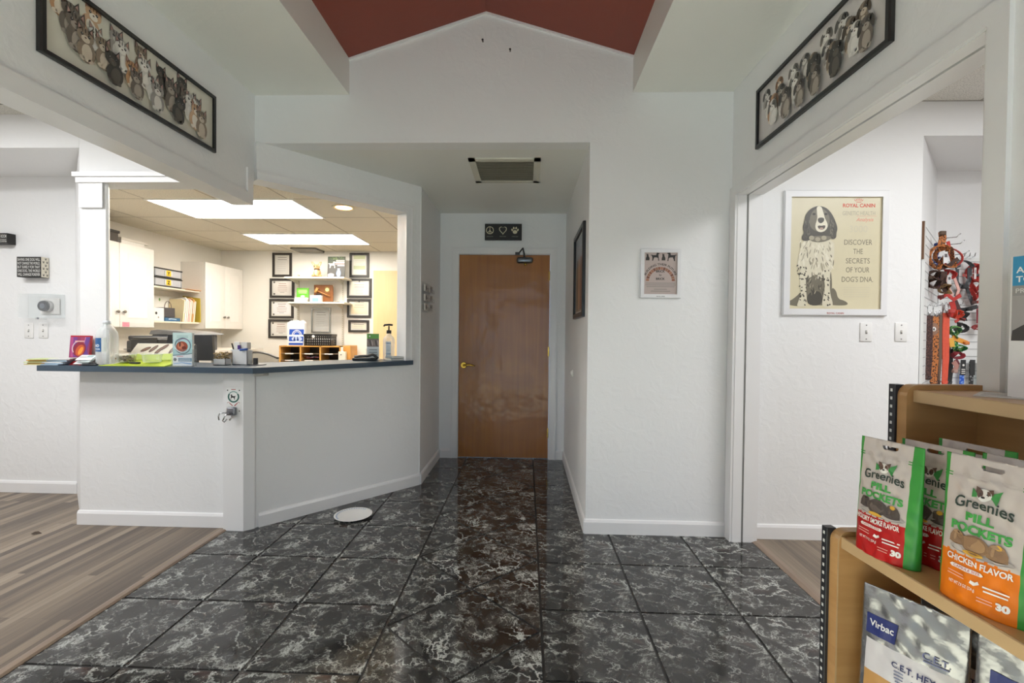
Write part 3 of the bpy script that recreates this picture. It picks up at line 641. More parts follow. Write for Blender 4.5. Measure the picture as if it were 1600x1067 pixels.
# hall picture seen edge on, card holder, knob
def hallpic(b, z):
    b.rect(.05, .05, .53, .58, z+.0003, I('#8f949c')); b.rect(.05, .05, .53, .38, z+.0006, I('#9a8a7a'))
    for x, c in ((.1, '#6f5a4a'), (.2, '#b08a6a'), (.32, '#7d4a3a'), (.42, '#c3a88a')): b.poly([(x, .06), (x+.09, .06), (x+.075, .42), (x+.02, .44)], z+.0009, I(c))
picture('hall_picture', 'tall black framed picture hanging edge on in the hall', 'picture', YR((.38, 3.62, 1.36)), .585, .625, .03, .022, BLKF, hallpic, back='#c9c6c1')
t = thing('hanging_card_holder', 'clear wall holder with three tiers of cards beside the reception window', 'card holder', (-.865, 3.93, 1.415))
b = MB(); b.box(-.864, 3.775, 1.415, -.858, 4.085, 1.665, CLEARB); b.build('back_plate', t)
for i, z in enumerate((1.425, 1.505, 1.585)):
    b = MB(); b.box(-.82, 3.785, z, -.816, 4.08, z+.03, CLEARB); b.box(-.858, 3.785, z, -.82, 4.08, z+.004, CLEARB); b.build('pocket', t)
    for j, y in enumerate((3.80, 3.94)):
        b = MB(YL((-.852+.01*j, y, z+.006))); b.box(0, 0, 0, .115, .055, .012, mat(['#d8d3cc', '#b9b4ae'][j], .5)); b.ell(.04, .028, .022, .02, .0125, I('#4a4644')); b.rect(.07, .02, .105, .03, .0125, LINE); b.build('card', t)
t = tag(MB().build('door_stop'), '', ''); bpy.data.objects.remove(t)
b = MB(YR((.38, 3.779, .927))); b.cyl((0, 0, 0), (0, 0, .008), .03, WHITE, .027, 18); b.ball((0, 0, .012), .02, .02, .01, WHITE, 10)
tag(b.build('wall_bumper'), 'small round white door stop on the hall wall', 'door stop')

# block sign above the door
t = thing('block_sign', 'black block sign with peace symbol, heart and paw above the hall door', 'sign', (-.24, 4.57, 2.16))
T = FX((-.42, 4.578, 2.163)); b = MB(T); b.box(0, 0, .002, .362, .155, .04, mat('#17130f', .5, var=.2)); b.build('block', t)
CRM = I('#d6cfb0'); b = MB(T); z = .0405
b.ring(.05, .092, .031, .038, z, CRM); b.rect(.047, .058, .053, .126, z, CRM)
for q in (-1, 1): b.poly([(.05, .098), (.05+q*.026, .066), (.05+q*.022, .062), (.05, .088)], z+.0002*q+.0003, CRM)
b.build('peace_symbol', t); b = MB(T)
hp = [(16*sin(u)**3, 13*cos(u)-5*cos(2*u)-2*cos(3*u)-cos(4*u)) for u in [2*PI*i/32 for i in range(32)]]
for i in range(32):
    p, q = hp[i], hp[(i+1) % 32]; f = lambda a, s: (.178+a[0]*.0024*s, .094+a[1]*.0028*s+(.002 if s < 1 else 0))
    b.poly([f(p, 1), f(q, 1), f(q, .8), f(p, .8)], z, CRM)
b.build('heart_symbol', t); b = MB(T); b.ell(.296, .076, .022, .018, z, CRM)
for x, y, r in ((.268, .096, .3), (.284, .114, .1), (.307, .114, -.1), (.324, .096, -.3)): b.ell(x, y, .008, .013, z+.0002, CRM, r, 12)
b.build('paw_symbol', t); b = MB(T)
for s, x in (('peace', .05), ('love', .178), ('rescue', .296)): b.text(s, x, .028, .012, z, I('#8d8a80'), .06)
b.build('lettering', t)

# switches
def switch(x, y, z, label, grp, name='light_switch'):
    t = thing(name, label, 'light switch', (x, y, z), 0, grp)
    b = MB(FX((x, y, z))); b.box(-.036, -.057, .0005, .036, .057, .006, mat('#e9e8e6', .35, var=0), .003, 2); b.build('plate', t)
    b = MB(FX((x, y, z))); b.box(-.005, -.011, .005, .005, .011, .008, GREYT); b.box(-.004, -.003, .006, .004, .009, .016, WHITE, .002); b.build('toggle', t)
    for q in (-.042, .042): b = MB(FX((x, y, z))); b.cyl((0, q, .006), (0, q, .0075), .004, GREYT, n=8); b.build('screw', t)
switch(2.058, 2.875, 1.274, 'white light switch right below the spaniel poster', 'shop wall switches'); switch(2.265, 2.875, 1.276, 'white light switch between the spaniel poster and the hanging leashes', 'shop wall switches')
switch(-3.763, 3.385, 1.23, 'white light switch under the thermostat cover, farther from the red heart book', 'recess wall switches'); switch(-3.65, 3.385, 1.231, 'white light switch under the thermostat cover, nearer to the red heart book', 'recess wall switches')
# thermostat
t = thing('thermostat_guard', 'clear plastic lock box over a round thermostat on the white wall', 'thermostat guard', (-3.625, 3.385, 1.322))
T = FX((-3.765, 3.385, 1.325)); b = MB(T)
b.box(0, 0, .002, .285, .178, .006, CLEARB); b.box(0, 0, .075, .285, .178, .079, CLEARB, .002)
for q in ((0, 0, .285, .004), (0, .174, .285, .178), (0, 0, .004, .178), (.281, 0, .285, .178)): b.box(q[0], q[1], .006, q[2], q[3], .075, CLEARB)
b.build('cover', t)
b = MB(T); b.box(.12, -.012, .03, .175, .006, .07, CLEARB, .003); b.cyl((.147, -.002, .07), (.147, -.002, .074), .008, STEEL); b.build('lock', t)['label'] = 'lock of the clear box'
t2 = thing('thermostat', 'round grey dial thermostat inside the clear wall box', 'thermostat', (-3.6, 3.385, 1.36)); b = MB(T)
b.box(.10, .03, .0065, .25, .15, .012, mat('#e2e0dd', .4), .003); b.cyl((.165, .09, .012), (.165, .09, .04), .042, mat('#b7b6b5', .3, .4), n=28); b.build('wall_plate', t2)
b = MB(T); b.cyl((.165, .09, .04), (.165, .09, .058), .040, mat('#23262e', .25), .037, n=28); b.ell(.165, .09, .02, .02, .0585, I('#59606c')); b.build('dial', t2)
# word signs
def wordsign(name, label, x0, z0, w, h, d, lines, sidepaw):
    t = thing(name, label, 'sign', (x0+w/2, 3.385, z0)); T = FX((x0, 3.385, z0)); b = MB(T); b.box(0, 0, .002, w, h, d, mat('#1e1c1b', .5, var=.15)); b.build('block', t)
    b = MB(T); n = len(lines); lh = (h-.012)/n
    for i, s in enumerate(lines): b.text(s, w/2, h-.006-(i+1)*lh+lh*.14, lh*.74, d+.0004, I('#d9d8d4'), w*.93, 'C', .012)
    b.build('lettering', t)
    if sidepaw:
        b = MB(frame((x0+w+.0005, 3.385-.004, z0), (0, -1, 0), (0, 0, 1), (1, 0, 0))); b.rect(0, 0, d-.005, h, .0002, I('#dcd5c4'))
        for i in range(3):
            for j in range(6):
                x, y = .012+i*.026+(.01 if j % 2 else 0), .014+j*.024
                if x < d-.014: b.ell(x, y, .006, .0045, .0006, INK, 0, 8); [b.ell(x-.006+q*.004, y+.008, .0018, .0025, .0006, INK, 0, 6) for q in range(4)]
        b.build('patterned_side', t)
wordsign('box_sign', 'square black word sign with a paw print side above the thermostat', -3.79, 1.628, .185, .15, .06, ['SAVING ONE DOG WILL', 'NOT CHANGE THE WORLD,', 'BUT SURELY FOR THAT', 'ONE DOG, THE WORLD', 'WILL CHANGE FOREVER'], True)
wordsign('box_sign', 'low wide black word sign cut off by the picture edge', -4.038, 1.875, .175, .078, .06, ["THERE'S ALWAYS ROOM", 'FOR ONE MORE DOG'], False)
# vent in hall ceiling
t = thing('air_vent', 'square slatted return air grille in the hall ceiling', 'air vent', (-.16, 3.385, 2.43)); V = mat('#cfcdc0', .45, var=0)
b = MB(); x0, x1, y0, y1 = -.408, .083, 3.137, 3.632
b.prism([(x0, y0), (x1, y0), (x1, y0+.045), (x0, y0+.045)], 2.42, 2.43, V); b.prism([(x0, y1-.045), (x1, y1-.045), (x1, y1), (x0, y1)], 2.42, 2.43, V)
b.prism([(x0, y0), (x0+.045, y0), (x0+.045, y1), (x0, y1)], 2.42, 2.43, V); b.prism([(x1-.045, y0), (x1, y0), (x1, y1), (x1-.045, y1)], 2.42, 2.43, V); b.build('frame', t)
b = MB(); b.box(x0+.04, y0+.04, 2.4285, x1-.04, y1-.04, 2.4295, mat('#7d7a6c', .7)); b.build('backing', t)
b = MB(lambda a, bb, c: Vector((c, a, bb)))
for i in range(20):
    y = y0+.05+i*.0202; b.prism([(y, 2.421), (y+.003, 2.421), (y+.014, 2.428), (y+.011, 2.428)], x0+.044, x1-.044, mat('#d2cfbf', .5, var=0))
b.build('slats', t)
# plate, leaf, nails
t = tag(MB().build('x'), '', ''); bpy.data.objects.remove(t)
b = MB(); b.lathe([(0, .004), (.082, .004), (.098, .012), (.122, .017), (.124, .019), (.121, .0195), (.098, .0145), (.082, .0062), (0, .006)], mat('#eceae6', .5, var=.02), (-1.152, 3.055, .001), 36)
pl = tag(b.build('paper_plate'), 'white paper plate with a blue printed rim lying on the tiles', 'plate')
b = MB(lambda a, bb, c: Vector((-1.152+a, 3.055+bb, .001+c)))
for i in range(20):
    a = PI*(.35+.95*i/20); r = .109; b.poly([((r-.008)*cos(a), (r-.008)*sin(a)), ((r+.008)*cos(a-.03), (r+.008)*sin(a-.03)), ((r+.009)*cos(a+.05), (r+.009)*sin(a+.05)), ((r-.004)*cos(a+.08), (r-.004)*sin(a+.08))], .0175, I('#7f9fc8'))
b.build('rim_print', pl)
b = MB(); b.add([(-2.99, 2.69, .002), (-2.965, 2.678, .004), (-2.93, 2.70, .001), (-2.962, 2.708, .010), (-2.968, 2.692, .014)], [(0, 1, 4), (1, 2, 4), (2, 3, 4), (3, 0, 4)], mat('#4a3a2c', .7)); tag(b.build('dry_leaf'), 'tiny dry brown leaf on the plank floor', 'leaf')
for x, z, l in ((-.29, 3.05, 'tiny dark nail high under the gable peak'), (-.12, 2.99, 'tiny nail in the gable wall lower than the peak nail')):
    b = MB(); b.cyl((x, 2.889, z), (x, 2.872, z+.003), .0035, DARK, n=8); b.cyl((x, 2.872, z+.003), (x, 2.870, z+.003), .007, DARK, n=8); tag(b.build('nail'), l, 'nail')
# leash hook plate on the post
t = thing('leash_hook_plate', 'white dog parking plate with two metal hooks on the counter post', 'leash hook', (-1.807, 2.799, .69))
T = FX((-1.855, 2.7995, .728)); b = MB(T); b.box(0, 0, .0005, .098, .165, .004, mat('#e6e6e4', .35), .004, 2); b.build('plate', t)
b = MB(T); z = .0045; TE = I('#1e5a50')
b.ring(.049, .108, .027, .036, z, TE, PI*.80, PI*2.2); b.ring(.049, .108, .029, .035, z, I('#7fa39c'), PI*.22, PI*.78)
b.build('ring_emblem', t); b = MB(T); silh(b, DOGS, .030, .090, .036, z, INK); b.build('dog_emblem', t); b = MB(T)
for q in (-1, 1): b.poly([(.049+q*.008, .05), (.049+q*.026, .068), (.049+q*.023, .071), (.049+q*.004, .054)], z, I('#a8322c')); b.ring(.049+q*.032, .068, .006, .008, z, I('#a8322c'), 0, PI, 8)
for x in (.012, .086):
    for y in (.02, .148): b.ell(x, y, .004, .004, z, INK, 0, 10)
b.rect(.035, .150, .063, .156, z, I('#c48a86')); b.build('printed_sign', t)
b = MB(T); b.box(.020, -.004, .0045, .07, .045, .03, STEEL, .004, 2)
h = b.build('hook_bracket', t)
b = MB(T); b.tube([(.045, .012, .028), (.02, .016, .05), (-.005, .012, .055), (-.012, -.005, .055), (-.008, -.028, .055)], .004, CHROME); b.tube([(.055, .012, .028), (.05, .014, .06), (.035, -.002, .068), (.022, -.03, .066), (.03, -.038, .064), (.045, -.02, .062)], .004, CHROME); b.tube([(.06, .01, .028), (.066, -.012, .05), (.055, -.028, .052)], .005, CHROME); b.build('hook', h)
# ------------------------------------------------------------------ things on the counter
CZ = 1.0222
F3 = lambda x, y, z, rz=0: frame((x, y, z), (cos(rz), sin(rz), 0), (0, 0, 1), (sin(rz), -cos(rz), 0))      # facing the camera when rz = 0
def booklike(name, label, cat, x, y, z, w, h, d, rz, cover, art, tilt=0, group=None):
    t = thing(name, label, cat, (x, y, z), 0, group)
    T = frame((x-w/2*cos(rz), y-w/2*sin(rz), z), (cos(rz), sin(rz), 0), Vector((-sin(rz)*sin(tilt), cos(rz)*sin(tilt), cos(tilt))), Vector((sin(rz)*cos(tilt), -cos(rz)*cos(tilt), sin(tilt))))
    b = MB(T); b.box(0, 0, -d, w, h, 0, cover); b.build('body', t)
    b = MB(T); art(b, .0005); b.build('front_print', t); return t
def heart(b, z):
    w, h = .115, .13; b.rect(0, 0, w, h, z*.5, I('#8e2f5e'))
    for i, (c, x) in enumerate((('#b04a80', .012), ('#7a3c86', .03), ('#c77aa6', .09), ('#6b3f8d', .104), ('#a33b60', .075))): b.poly([(x-.012, h-.002), (x+.012, h-.002), (x*.85+.012, .05), (x*.9+.02, .004), (x*.8, .004), (x*.78-.004, .05)], z+.0001*i, I(c))
    b.ell(.058, .052, .036, .046, z+.001, I('#8b2338'), -.35); b.ell(.062, .045, .024, .036, z+.0013, I('#c8552e'), -.35); b.ell(.066, .042, .011, .026, z+.0016, I('#ef9a3c'), -.4)
    b.ring(.055, .058, .034, .040, z+.0018, I('#d8b7c6'), PI*.4, PI*1.2, 14, 1.2); b.rect(.03, .098, .085, .106, z+.0019, I('#d9a3a0'))
booklike('heart_book', 'glossy red book with a heart picture standing on the counter end', 'book', -2.79, 2.795, CZ+.045, .115, .138, .02, .12, mat('#b5232b', .25), heart, .10)
t = thing('flyer_stack', 'stack of yellow and pale blue flyers at the end of the counter', 'flyers', (-2.95, 2.82, CZ))
for i in range(6):
    b = MB(); dx = random.uniform(-.02, .02); T = frame((-2.95+dx, 2.785+random.uniform(-.006, .006), CZ+.0005+i*.0065), (cos(.05*i), sin(.05*i), 0), (-sin(.05*i), cos(.05*i), 0), (0, 0, 1)); b.T = T
    b.box(-.105, -.05, 0, .0, .05, .0062, mat(['#d9cf8f', '#d8a94f', '#cfd8a0'][i % 3], .5)); b.box(0, -.05, 0, .11, .045, .0062, mat(['#9fb4c6', '#b9cbd8', '#dcdcda'][i % 3], .5)); b.build('flyer', t)
t = thing('red_folder', 'crumpled red folded card leaning under the heart book', 'card', (-2.80, 2.80, CZ)); R_ = mat('#b8222a', .3)
b = MB(); b.add([(-2.835, 2.79, CZ+.001), (-2.76, 2.775, CZ+.001), (-2.745, 2.83, CZ+.062), (-2.81, 2.85, CZ+.06), (-2.83, 2.83, CZ+.001), (-2.75, 2.83, CZ+.001)], [(0, 1, 2, 3), (3, 2, 5, 4)], R_); b.build('cover', t)
b = MB(); b.add([(-2.835, 2.775, CZ+.001), (-2.79, 2.765, CZ+.001), (-2.775, 2.775, CZ+.022), (-2.815, 2.785, CZ+.024)], [(0, 1, 2, 3)], mat('#8a1a22', .35)); b.build('flap', t)
# sanitizer jug
t = thing('sanitizer_jug', 'big clear hand sanitizer jug with a blue label', 'bottle', (-2.612, 2.80, CZ))
b = MB(); b.lathe([(.05, 0), (.055, .008), (.055, .18), (.051, .205), (.035, .235), (.02, .25), (.018, .268)], CLEAR, (-2.612, 2.80, CZ), 28); b.build('jug', t)
b = MB(); b.lathe([(.021, .255), (.021, .276), (.0, .277)], mat('#dfe3e6', .4), (-2.612, 2.80, CZ), 20); b.build('cap', t)
def cyl_T(x, y, z, r): return lambda a, bb, c: Vector((x+(r+c)*sin(a/r), y-(r+c)*cos(a/r), z+bb))
b = MB(cyl_T(-2.612, 2.80, CZ, .0555))
for i in range(8): x0 = -.062+i*.0125; b.rect(x0, .085, x0+.0125, .17, 0, I('#245f97') if i < 6 else I('#dfe5e0'))
b.text('HAND', -.03, .115, .016, .0006, I('#e9eef2'), bold=.03); b.text('SANITIZER', -.026, .096, .010, .0006, I('#e9eef2'), bold=.02); bars(b, -.055, .012, .15, 2, .008, .003, .0006, I('#c9dbe8'))
b.build('label', t)['label'] = 'blue and white label'
t = thing('paper_pile', 'loose white papers and a pale envelope in front of the sanitizer jug', 'papers', (-2.70, 2.83, CZ))
for i, (x, y, a, c) in enumerate(((-2.725, 2.765, .1, '#e8e9e8'), (-2.71, 2.765, -.08, '#d9e4e2'), (-2.715, 2.768, .12, '#eef0ef'))):
    b = MB(frame((x, y, CZ+.022+.012*i), (cos(a), sin(a), 0), Vector((-sin(a), cos(a), .55)).normalized(), Vector((sin(a)*.4, -cos(a)*.4, 1)).normalized())); b.box(-.045, -.03, 0, .045, .03, .002, mat(c, .4)); 
    if i: b.rect(.0, .0, .035, .025, .0026, I('#a9c4c4')); b.rect(-.04, .0, -.0, .006, .0026, LINE)
    b.build('sheet', t)
t = thing('black_case', 'slim black case in front of the sanitizer jug', 'case', (-2.65, 2.735, CZ))
b = MB(); b.box(-2.705, 2.7225, CZ+.0005, -2.61, 2.7415, CZ+.014, mat('#2c2f33', .3), .006, 3); b.build('body', t)
b = MB(); b.box(-2.66, 2.724, CZ+.014, -2.62, 2.74, CZ+.02, DARK, .003, 2); b.build('tab', t)
# green brochure with raised back
t = thing('green_display_tray', 'lime green counter display tray with pictures of brown pet chews', 'display', (-2.45, 2.86, CZ)); LG = mat('#b5c832', .35)
b = MB(); zz = lambda y: CZ+.004+(y-2.724)*.16
q = [(-2.595, 2.724), (-2.185, 2.724), (-2.2, 2.89), (-2.535, 2.89), (-2.535, 2.765)]; lo = [b.P((x, y, CZ+.0003)) for x, y in q]; hi = [b.P((x, y, zz(y))) for x, y in q]
b.face(hi, LG); b.face(lo[::-1], LG); [b.face([lo[i], lo[(i+1) % 5], hi[(i+1) % 5], hi[i]], LG) for i in range(5)]; b.build('base', t)
ta = .75; T = frame((-2.575, 2.887, CZ+.028), (1, 0, 0), (0, cos(1.0), sin(1.0)), (0, -sin(1.0), cos(1.0)))
b = MB(T); b.prism([(0, 0), (.375, 0), (.41, .125), (.025, .125)], -.004, 0, mat('#ded4bf', .4)); b.build('back_card', t)
b = MB(T); b.poly([(0, 0), (.375, 0), (.385, .04), (.30, .052), (.2, .045), (.1, .05), (.008, .035)], .0005, LG)
for x, y, r in ((.15, .085, .9), (.19, .07, 1.0), (.215, .095, .8), (.28, .08, 1.1), (.33, .09, .9), (.10, .08, .5)):
    b.ell(x, y, .034, .013, .001, I('#5b3b26'), r, 12); b.ell(x+.003, y+.003, .024, .004, .0014, I('#8a6244'), r, 8)
b.build('chew_picture', t)
t = tag(MB().build('x'), '', ''); bpy.data.objects.remove(t)
b = MB(); b.prism([(-2.44, 2.765), (-2.385, 2.765), (-2.385, 2.785), (-2.43, 2.79)], CZ+.013, CZ+.022, DARK); b.build('dark_strip', [o for o in COL.objects if o.name == 'green_display_tray'][0])
def tub(x, y, label, fill):
    t = thing('clear_tub', label, 'plastic tub', (x, y, CZ+.021), 0, 'clear tubs on the green tray')
    b = MB(); b.lathe([(.043, 0), (.047, .004), (.052, .046), (.055, .048), (.055, .052)], CLEARC, (x, y, CZ+.021), 26); b.lathe([(.0, .0015), (.045, .0015)], CLEARC, (x, y, CZ+.021), 26); b.build('tub', t)
    if fill:
        b = MB(); rr = random.Random(4)
        for i in range(70): b.ball((x+rr.uniform(-.036, .036), y+rr.uniform(-.036, .036), CZ+.03+rr.uniform(0, .024)), .008, .008, .007, mat(rr.choice(['#5a4030', '#6d4d38', '#4a3529']), .6), 6)
        o = b.build('brown_treats', t); o['kind'] = 'stuff'
    else:
        b = MB(); b.lathe([(.0, .053), (.06, .053), (.061, .05)], CLEARC, (x, y, CZ+.021), 26); b.build('lid', t)
tub(-2.495, 2.805, 'clear round plastic tub filled with brown treats', True); tub(-2.325, 2.80, 'clear round empty plastic tub on the green tray', False)
# brochure holder with heartworm brochure
def holder(name, label, x, y, rz, w, h, ph, art):
    t = thing(name, label, 'brochure holder', (x, y, CZ)); T = F3(x-w/2*cos(rz), y-w/2*sin(rz), CZ, rz)
    b = MB(T); b.box(0, 0, .03, w, ph, .032, CLEARB); b.box(0, 0, -.01, w, ph+.03, -.008, CLEARB); b.box(0, 0, -.01, .002, ph, .03, CLEARB); b.box(w-.002, 0, -.01, w, ph, .03, CLEARB); b.box(0, 0, -.01, w, .002, .06, CLEARB); b.build('clear_stand', t)
    b = MB(T); b.box(.006, .004, .004, w-.006, h, .022, mat('#e3e6e6', .4), .001); b.build('brochures', t)
    b = MB(T); art(b, .0225); b.build('cover_print', t); return t
def hw(b, z):
    b.rect(.006, .004, .124, .207, z, I('#a9cfd2')); b.rect(.006, .165, .124, .207, z+.0003, I('#c2d9d6')); bars(b, .03, .10, .185, 2, .009, .003, z+.0006, I('#7fa7a8'))
    b.ring(.067, .126, .044, .05, z+.0006, I('#5d6f78')); b.ring(.072, .130, .038, .041, z+.0008, I('#8a4a8a'), .2, 2.6); b.ell(.062, .122, .036, .032, z+.0005, I('#9a4a35')); b.ell(.055, .126, .02, .02, z+.0009, I('#c5795c')); b.ell(.05, .136, .006, .016, z+.0011, I('#5a2e22')); b.ell(.075, .114, .014, .010, z+.0011, I('#6d2f22'))
    b.ring(.067, .14, .05, .056, z+.0012, I('#d6dede'), 2.6, 4.6)
    b.poly([(.006, .004), (.124, .004), (.124, .083), (.08, .076), (.006, .07)], z+.0006, I('#e2e6ea')); b.poly([(.006, .07), (.08, .076), (.124, .083), (.124, .077), (.08, .071), (.006, .064)], z+.0009, I('#5f7f86'))
    b.rect(.04, .03, .122, .052, z+.0009, I('#5e86a0')); bars(b, .043, .118, .045, 3, .006, .002, z+.0012, I('#cfd8de')); b.ell(.02, .042, .010, .010, z+.0009, I('#5b6065')); b.rect(.03, .06, .07, .064, z+.0009, I('#c7737f')); b.poly([(.01, .014), (.06, .02), (.12, .012), (.12, .02), (.06, .026), (.01, .018)], z+.0009, I('#7fa7d0'))
holder('brochure_holder', 'clear stand of teal heartworm brochures at the counter edge', -2.108, 2.79, .04, .13, .207, .105, hw)
# bins and cups
def bin_(name, label, x, y, w, d, h, colr, fill, group=None):
    t = thing(name, label, 'container', (x, y, CZ), 0, group); m = mat(colr, .4)
    b = MB()
    b.box(x-w/2, y-d/2, CZ, x+w/2, y+d/2, CZ+.003, m)
    for q in ((x-w/2, y-d/2, x+w/2, y-d/2+.003), (x-w/2, y+d/2-.003, x+w/2, y+d/2), (x-w/2, y-d/2, x-w/2+.003, y+d/2), (x+w/2-.003, y-d/2, x+w/2, y+d/2)): b.box(q[0], q[1], CZ, q[2], q[3], CZ+h, m)
    b.build('bin', t); fill(t, x, y, h); return t
def clips(t, x, y, h):
    b = MB(); r = random.Random(9)
    for i in range(60):
        p = Vector((x+r.uniform(-.034, .034), y+r.uniform(-.025, .025), CZ+.03+r.uniform(0, .05))); d = Vector((r.uniform(-1, 1), r.uniform(-1, 1), r.uniform(-.5, .5))).normalized()*.012
        b.tube([p-d, p+d], .0035, mat(r.choice(['#b39a6a', '#8d7650', '#cdbb93', '#6f6455']), .4), 6)
    o = b.build('clips', t); o['kind'] = 'stuff'
bin_('clip_tray', 'small white tray heaped with brassy clips on the counter', -1.967, 2.93, .08, .06, .04, '#e4e3e0', clips)
def pens(t, x, y, h):
    b = MB(); b.box(x-.045, y-.02, CZ+.10, x-.005, y+.02, CZ+.15, mat('#e9e8e3', .5), .003); b.box(x+.002, y-.02, CZ+.10, x+.045, y+.022, CZ+.148, mat('#dedad5', .5), .003); b.build('label_rolls', t)
    b = MB(); b.box(x-.014, y-.03, CZ+.095, x+.003, y-.022, CZ+.128, mat('#4b2f7d', .4)); b.build('purple_clip', t)
    b = MB(); b.cyl((x+.01, y-.045, CZ+.098), (x+.055, y-.03, CZ+.103), .007, mat('#3f63b0', .35)); b.build('blue_pen', t)
    b = MB(); b.cyl((x-.05, y-.01, CZ+.09), (x-.062, y-.014, CZ+.14), .005, DARK); b.build('black_pen', t)
    b = MB(); b.box(x-.06, y-.031, CZ+.09, x+.05, y-.027, CZ+.1, mat('#e4e5e6', .4)); b.build('rim', t)
bin_('white_caddy', 'tall white caddy of label rolls and a blue pen on the counter', -1.872, 2.99, .10, .06, .095, '#e6e5e3', pens)
b = MB(); b.box(-1.79, 2.97, CZ, -1.765, 2.99, CZ+.045, DARK, .002); b.box(-1.79, 2.93, CZ, -1.71, 2.99, CZ+.004, DARK); tag(b.build('card_stand'), 'little empty black card stand at the bend of the counter', 'card stand')
# the far end of the counter
t = thing('tape_dispenser', 'low black stapler tray on the counter beside the green brochures', 'stapler', (-1.25, 3.58, CZ))
T = F3(-1.35, 3.56, CZ, .1); b = MB(T); b.box(0, 0, -.03, .18, .022, .03, BLACK, .006, 2); b.build('base', t)
b = MB(T); b.tube([(.01, .028, 0), (.05, .034, 0), (.11, .036, 0), (.15, .046, 0), (.165, .04, 0), (.19, .016, 0)], .008, DARK, 8, flat=1.6); b.build('arm', t)
b = MB(T); b.box(.02, .016, .031, .14, .019, .033, STEEL); b.build('steel_strip', t)
def gb(b, z):
    b.rect(.006, .004, .10, .21, z, I('#cfd3d3')); b.rect(.006, .170, .10, .21, z+.0003, I('#5f9a3c')); b.rect(.006, .105, .10, .17, z+.0003, I('#6d5f58'))
    for i in range(6): b.ell(.018+i*.015, .135, .006, .025, z+.0006, I(['#8a7a70', '#4b403b', '#a89890'][i % 3]), .2)
    b.text('brochure' if False else '', 0, 0, .01, z, INK); bars(b, .02, .09, .075, 3, .02, .009, z+.0005, I('#8b9096')); b.ell(.028, .19, .006, .006, z+.0006, WHITE)
holder('brochure_holder', 'clear stand of green topped brochures near the pump bottle', -1.245, 3.72, .2, .106, .21, .09, gb)
t = thing('pump_bottle', 'clear sanitizer bottle with a black pump', 'bottle', (-1.12, 3.73, CZ))
b = MB(); b.lathe([(.04, 0), (.046, .006), (.046, .16), (.04, .18), (.02, .20), (.018, .215)], CLEAR, (-1.12, 3.73, CZ), 24); b.build('bottle', t)
b = MB(); b.cyl((-1.12, 3.73, CZ+.213), (-1.12, 3.73, CZ+.24), .02, BLACK); b.cyl((-1.12, 3.73, CZ+.24), (-1.12, 3.73, CZ+.275), .006, BLACK); b.tube([(-1.09, 3.73, CZ+.282), (-1.12, 3.73, CZ+.285), (-1.155, 3.725, CZ+.282), (-1.16, 3.725, CZ+.27)], .008, BLACK); b.build('pump', t)
b = MB(cyl_T(-1.12, 3.73, CZ, .0465)); b.rect(-.012, .03, .03, .15, 0, I('#e5eaec')); 
for i in range(12): b.ell(-.008+i % 4*.011, .135 if i < 6 else .05, .004, .006, .0006, I('#6f8aa8'), .6, 8)
bars(b, -.008, .026, .11, 4, .012, .004, .0006, I('#8f9fae')); b.build('label', t)
t = thing('booklet_stack', 'stack of two pale booklets at the very end of the counter', 'booklets', (-1.03, 3.57, CZ))
for i, c in enumerate(('#d7d8cc', '#7f8f98')):
    b = MB(frame((-1.055, 3.575, CZ+.001+i*.017), (.72, .69, 0), (-.69, .72, 0), (0, 0, 1))); b.box(0, .0, 0, .13, .10, .014, mat(c, .45), .001); b.box(.004, -.001, .002, .128, .101, .012, PAPER); b.build('booklet', t)

# ------------------------------------------------------------------ office behind the counter
LX = -4.24
def cabinet(y0, y1, z0, z1, label, stub=0):
    t = thing('wall_cabinet', label, 'cabinet', (LX, (y0+y1)/2, z0), 0, 'white wall cabinets of the office'); d = .31
    b = MB(); b.box(LX+.001, y0, z0, LX+d-.02, y1, z1, WHITE); b.build('body', t)
    ym = (y0+y1)/2
    for s, (a, c) in enumerate(((y0+.002, ym-.002), (ym+.002, y1-.002))):
        b = MB(YL((LX+d-.02, a, z0+.002))); w, h = c-a, z1-z0-.004; b.box(0, 0, .0005, w, h, .02, WHITE, .004, 2)
        r0, r1 = .05, .075                                       # recessed panel
        for k0, k1, zz0, zz1 in ((r0, r0+.012, .0202, .0162), (r0+.012, r1, .0162, .0162), (r1, r1+.02, .0162, .0235)):
            pts = lambda q, zz: [(q, q, zz), (w-q, q, zz), (w-q, h-q, zz), (q, h-q, zz)]
            A, B = pts(k0, zz0+.0006), pts(k1, zz1+.0006)
            for i in range(4): b.quad(A[i], A[(i+1) % 4], B[(i+1) % 4], B[i], WHITE)
        b.quad(*pts(r1+.02, .0241), WHITE)
        dr = b.build('door', t); ky = w-.035 if s == 0 else .035
        b = MB(YL((LX+d-.02, a, z0+.002))); b.cyl((ky, .15, .02), (ky, .15, .035), .006, STEEL); b.ball((ky, .15, .042), .015, .015, .012, mat('#7a746b', .3, .8), 10); b.build('knob', dr)
    return t
cabinet(3.935, 4.763, 1.268, 2.088, 'white two door wall cabinet with a pink note on its door'); cabinet(5.54, 6.285, 1.268, 2.086, 'white two door wall cabinet in the far corner of the office')
b = MB(YL((LX+.3115, 4.375, 1.275))); b.box(0, 0, 0, .08, .045, .001, I('#e8919f')); b.rect(.008, .012, .07, .016, .0015, I('#d4707f')); b.rect(.008, .026, .06, .03, .0015, I('#d4707f')); tag(b.build('sticky_note'), 'pink sticky note on a white cabinet door', 'note')
t = thing('dark_box', 'dark box on top of the nearer wall cabinet', 'box', (-4.08, 4.30, 2.089)); b = MB(); b.box(-4.2, 4.1, 2.089, -4.02, 4.435, 2.21, mat('#4b443f', .6), .004); b.build('carton', t); b = MB(); b.box(-4.21, 4.09, 2.19, -4.01, 4.445, 2.215, mat('#3e3834', .6), .003); b.build('lid', t)
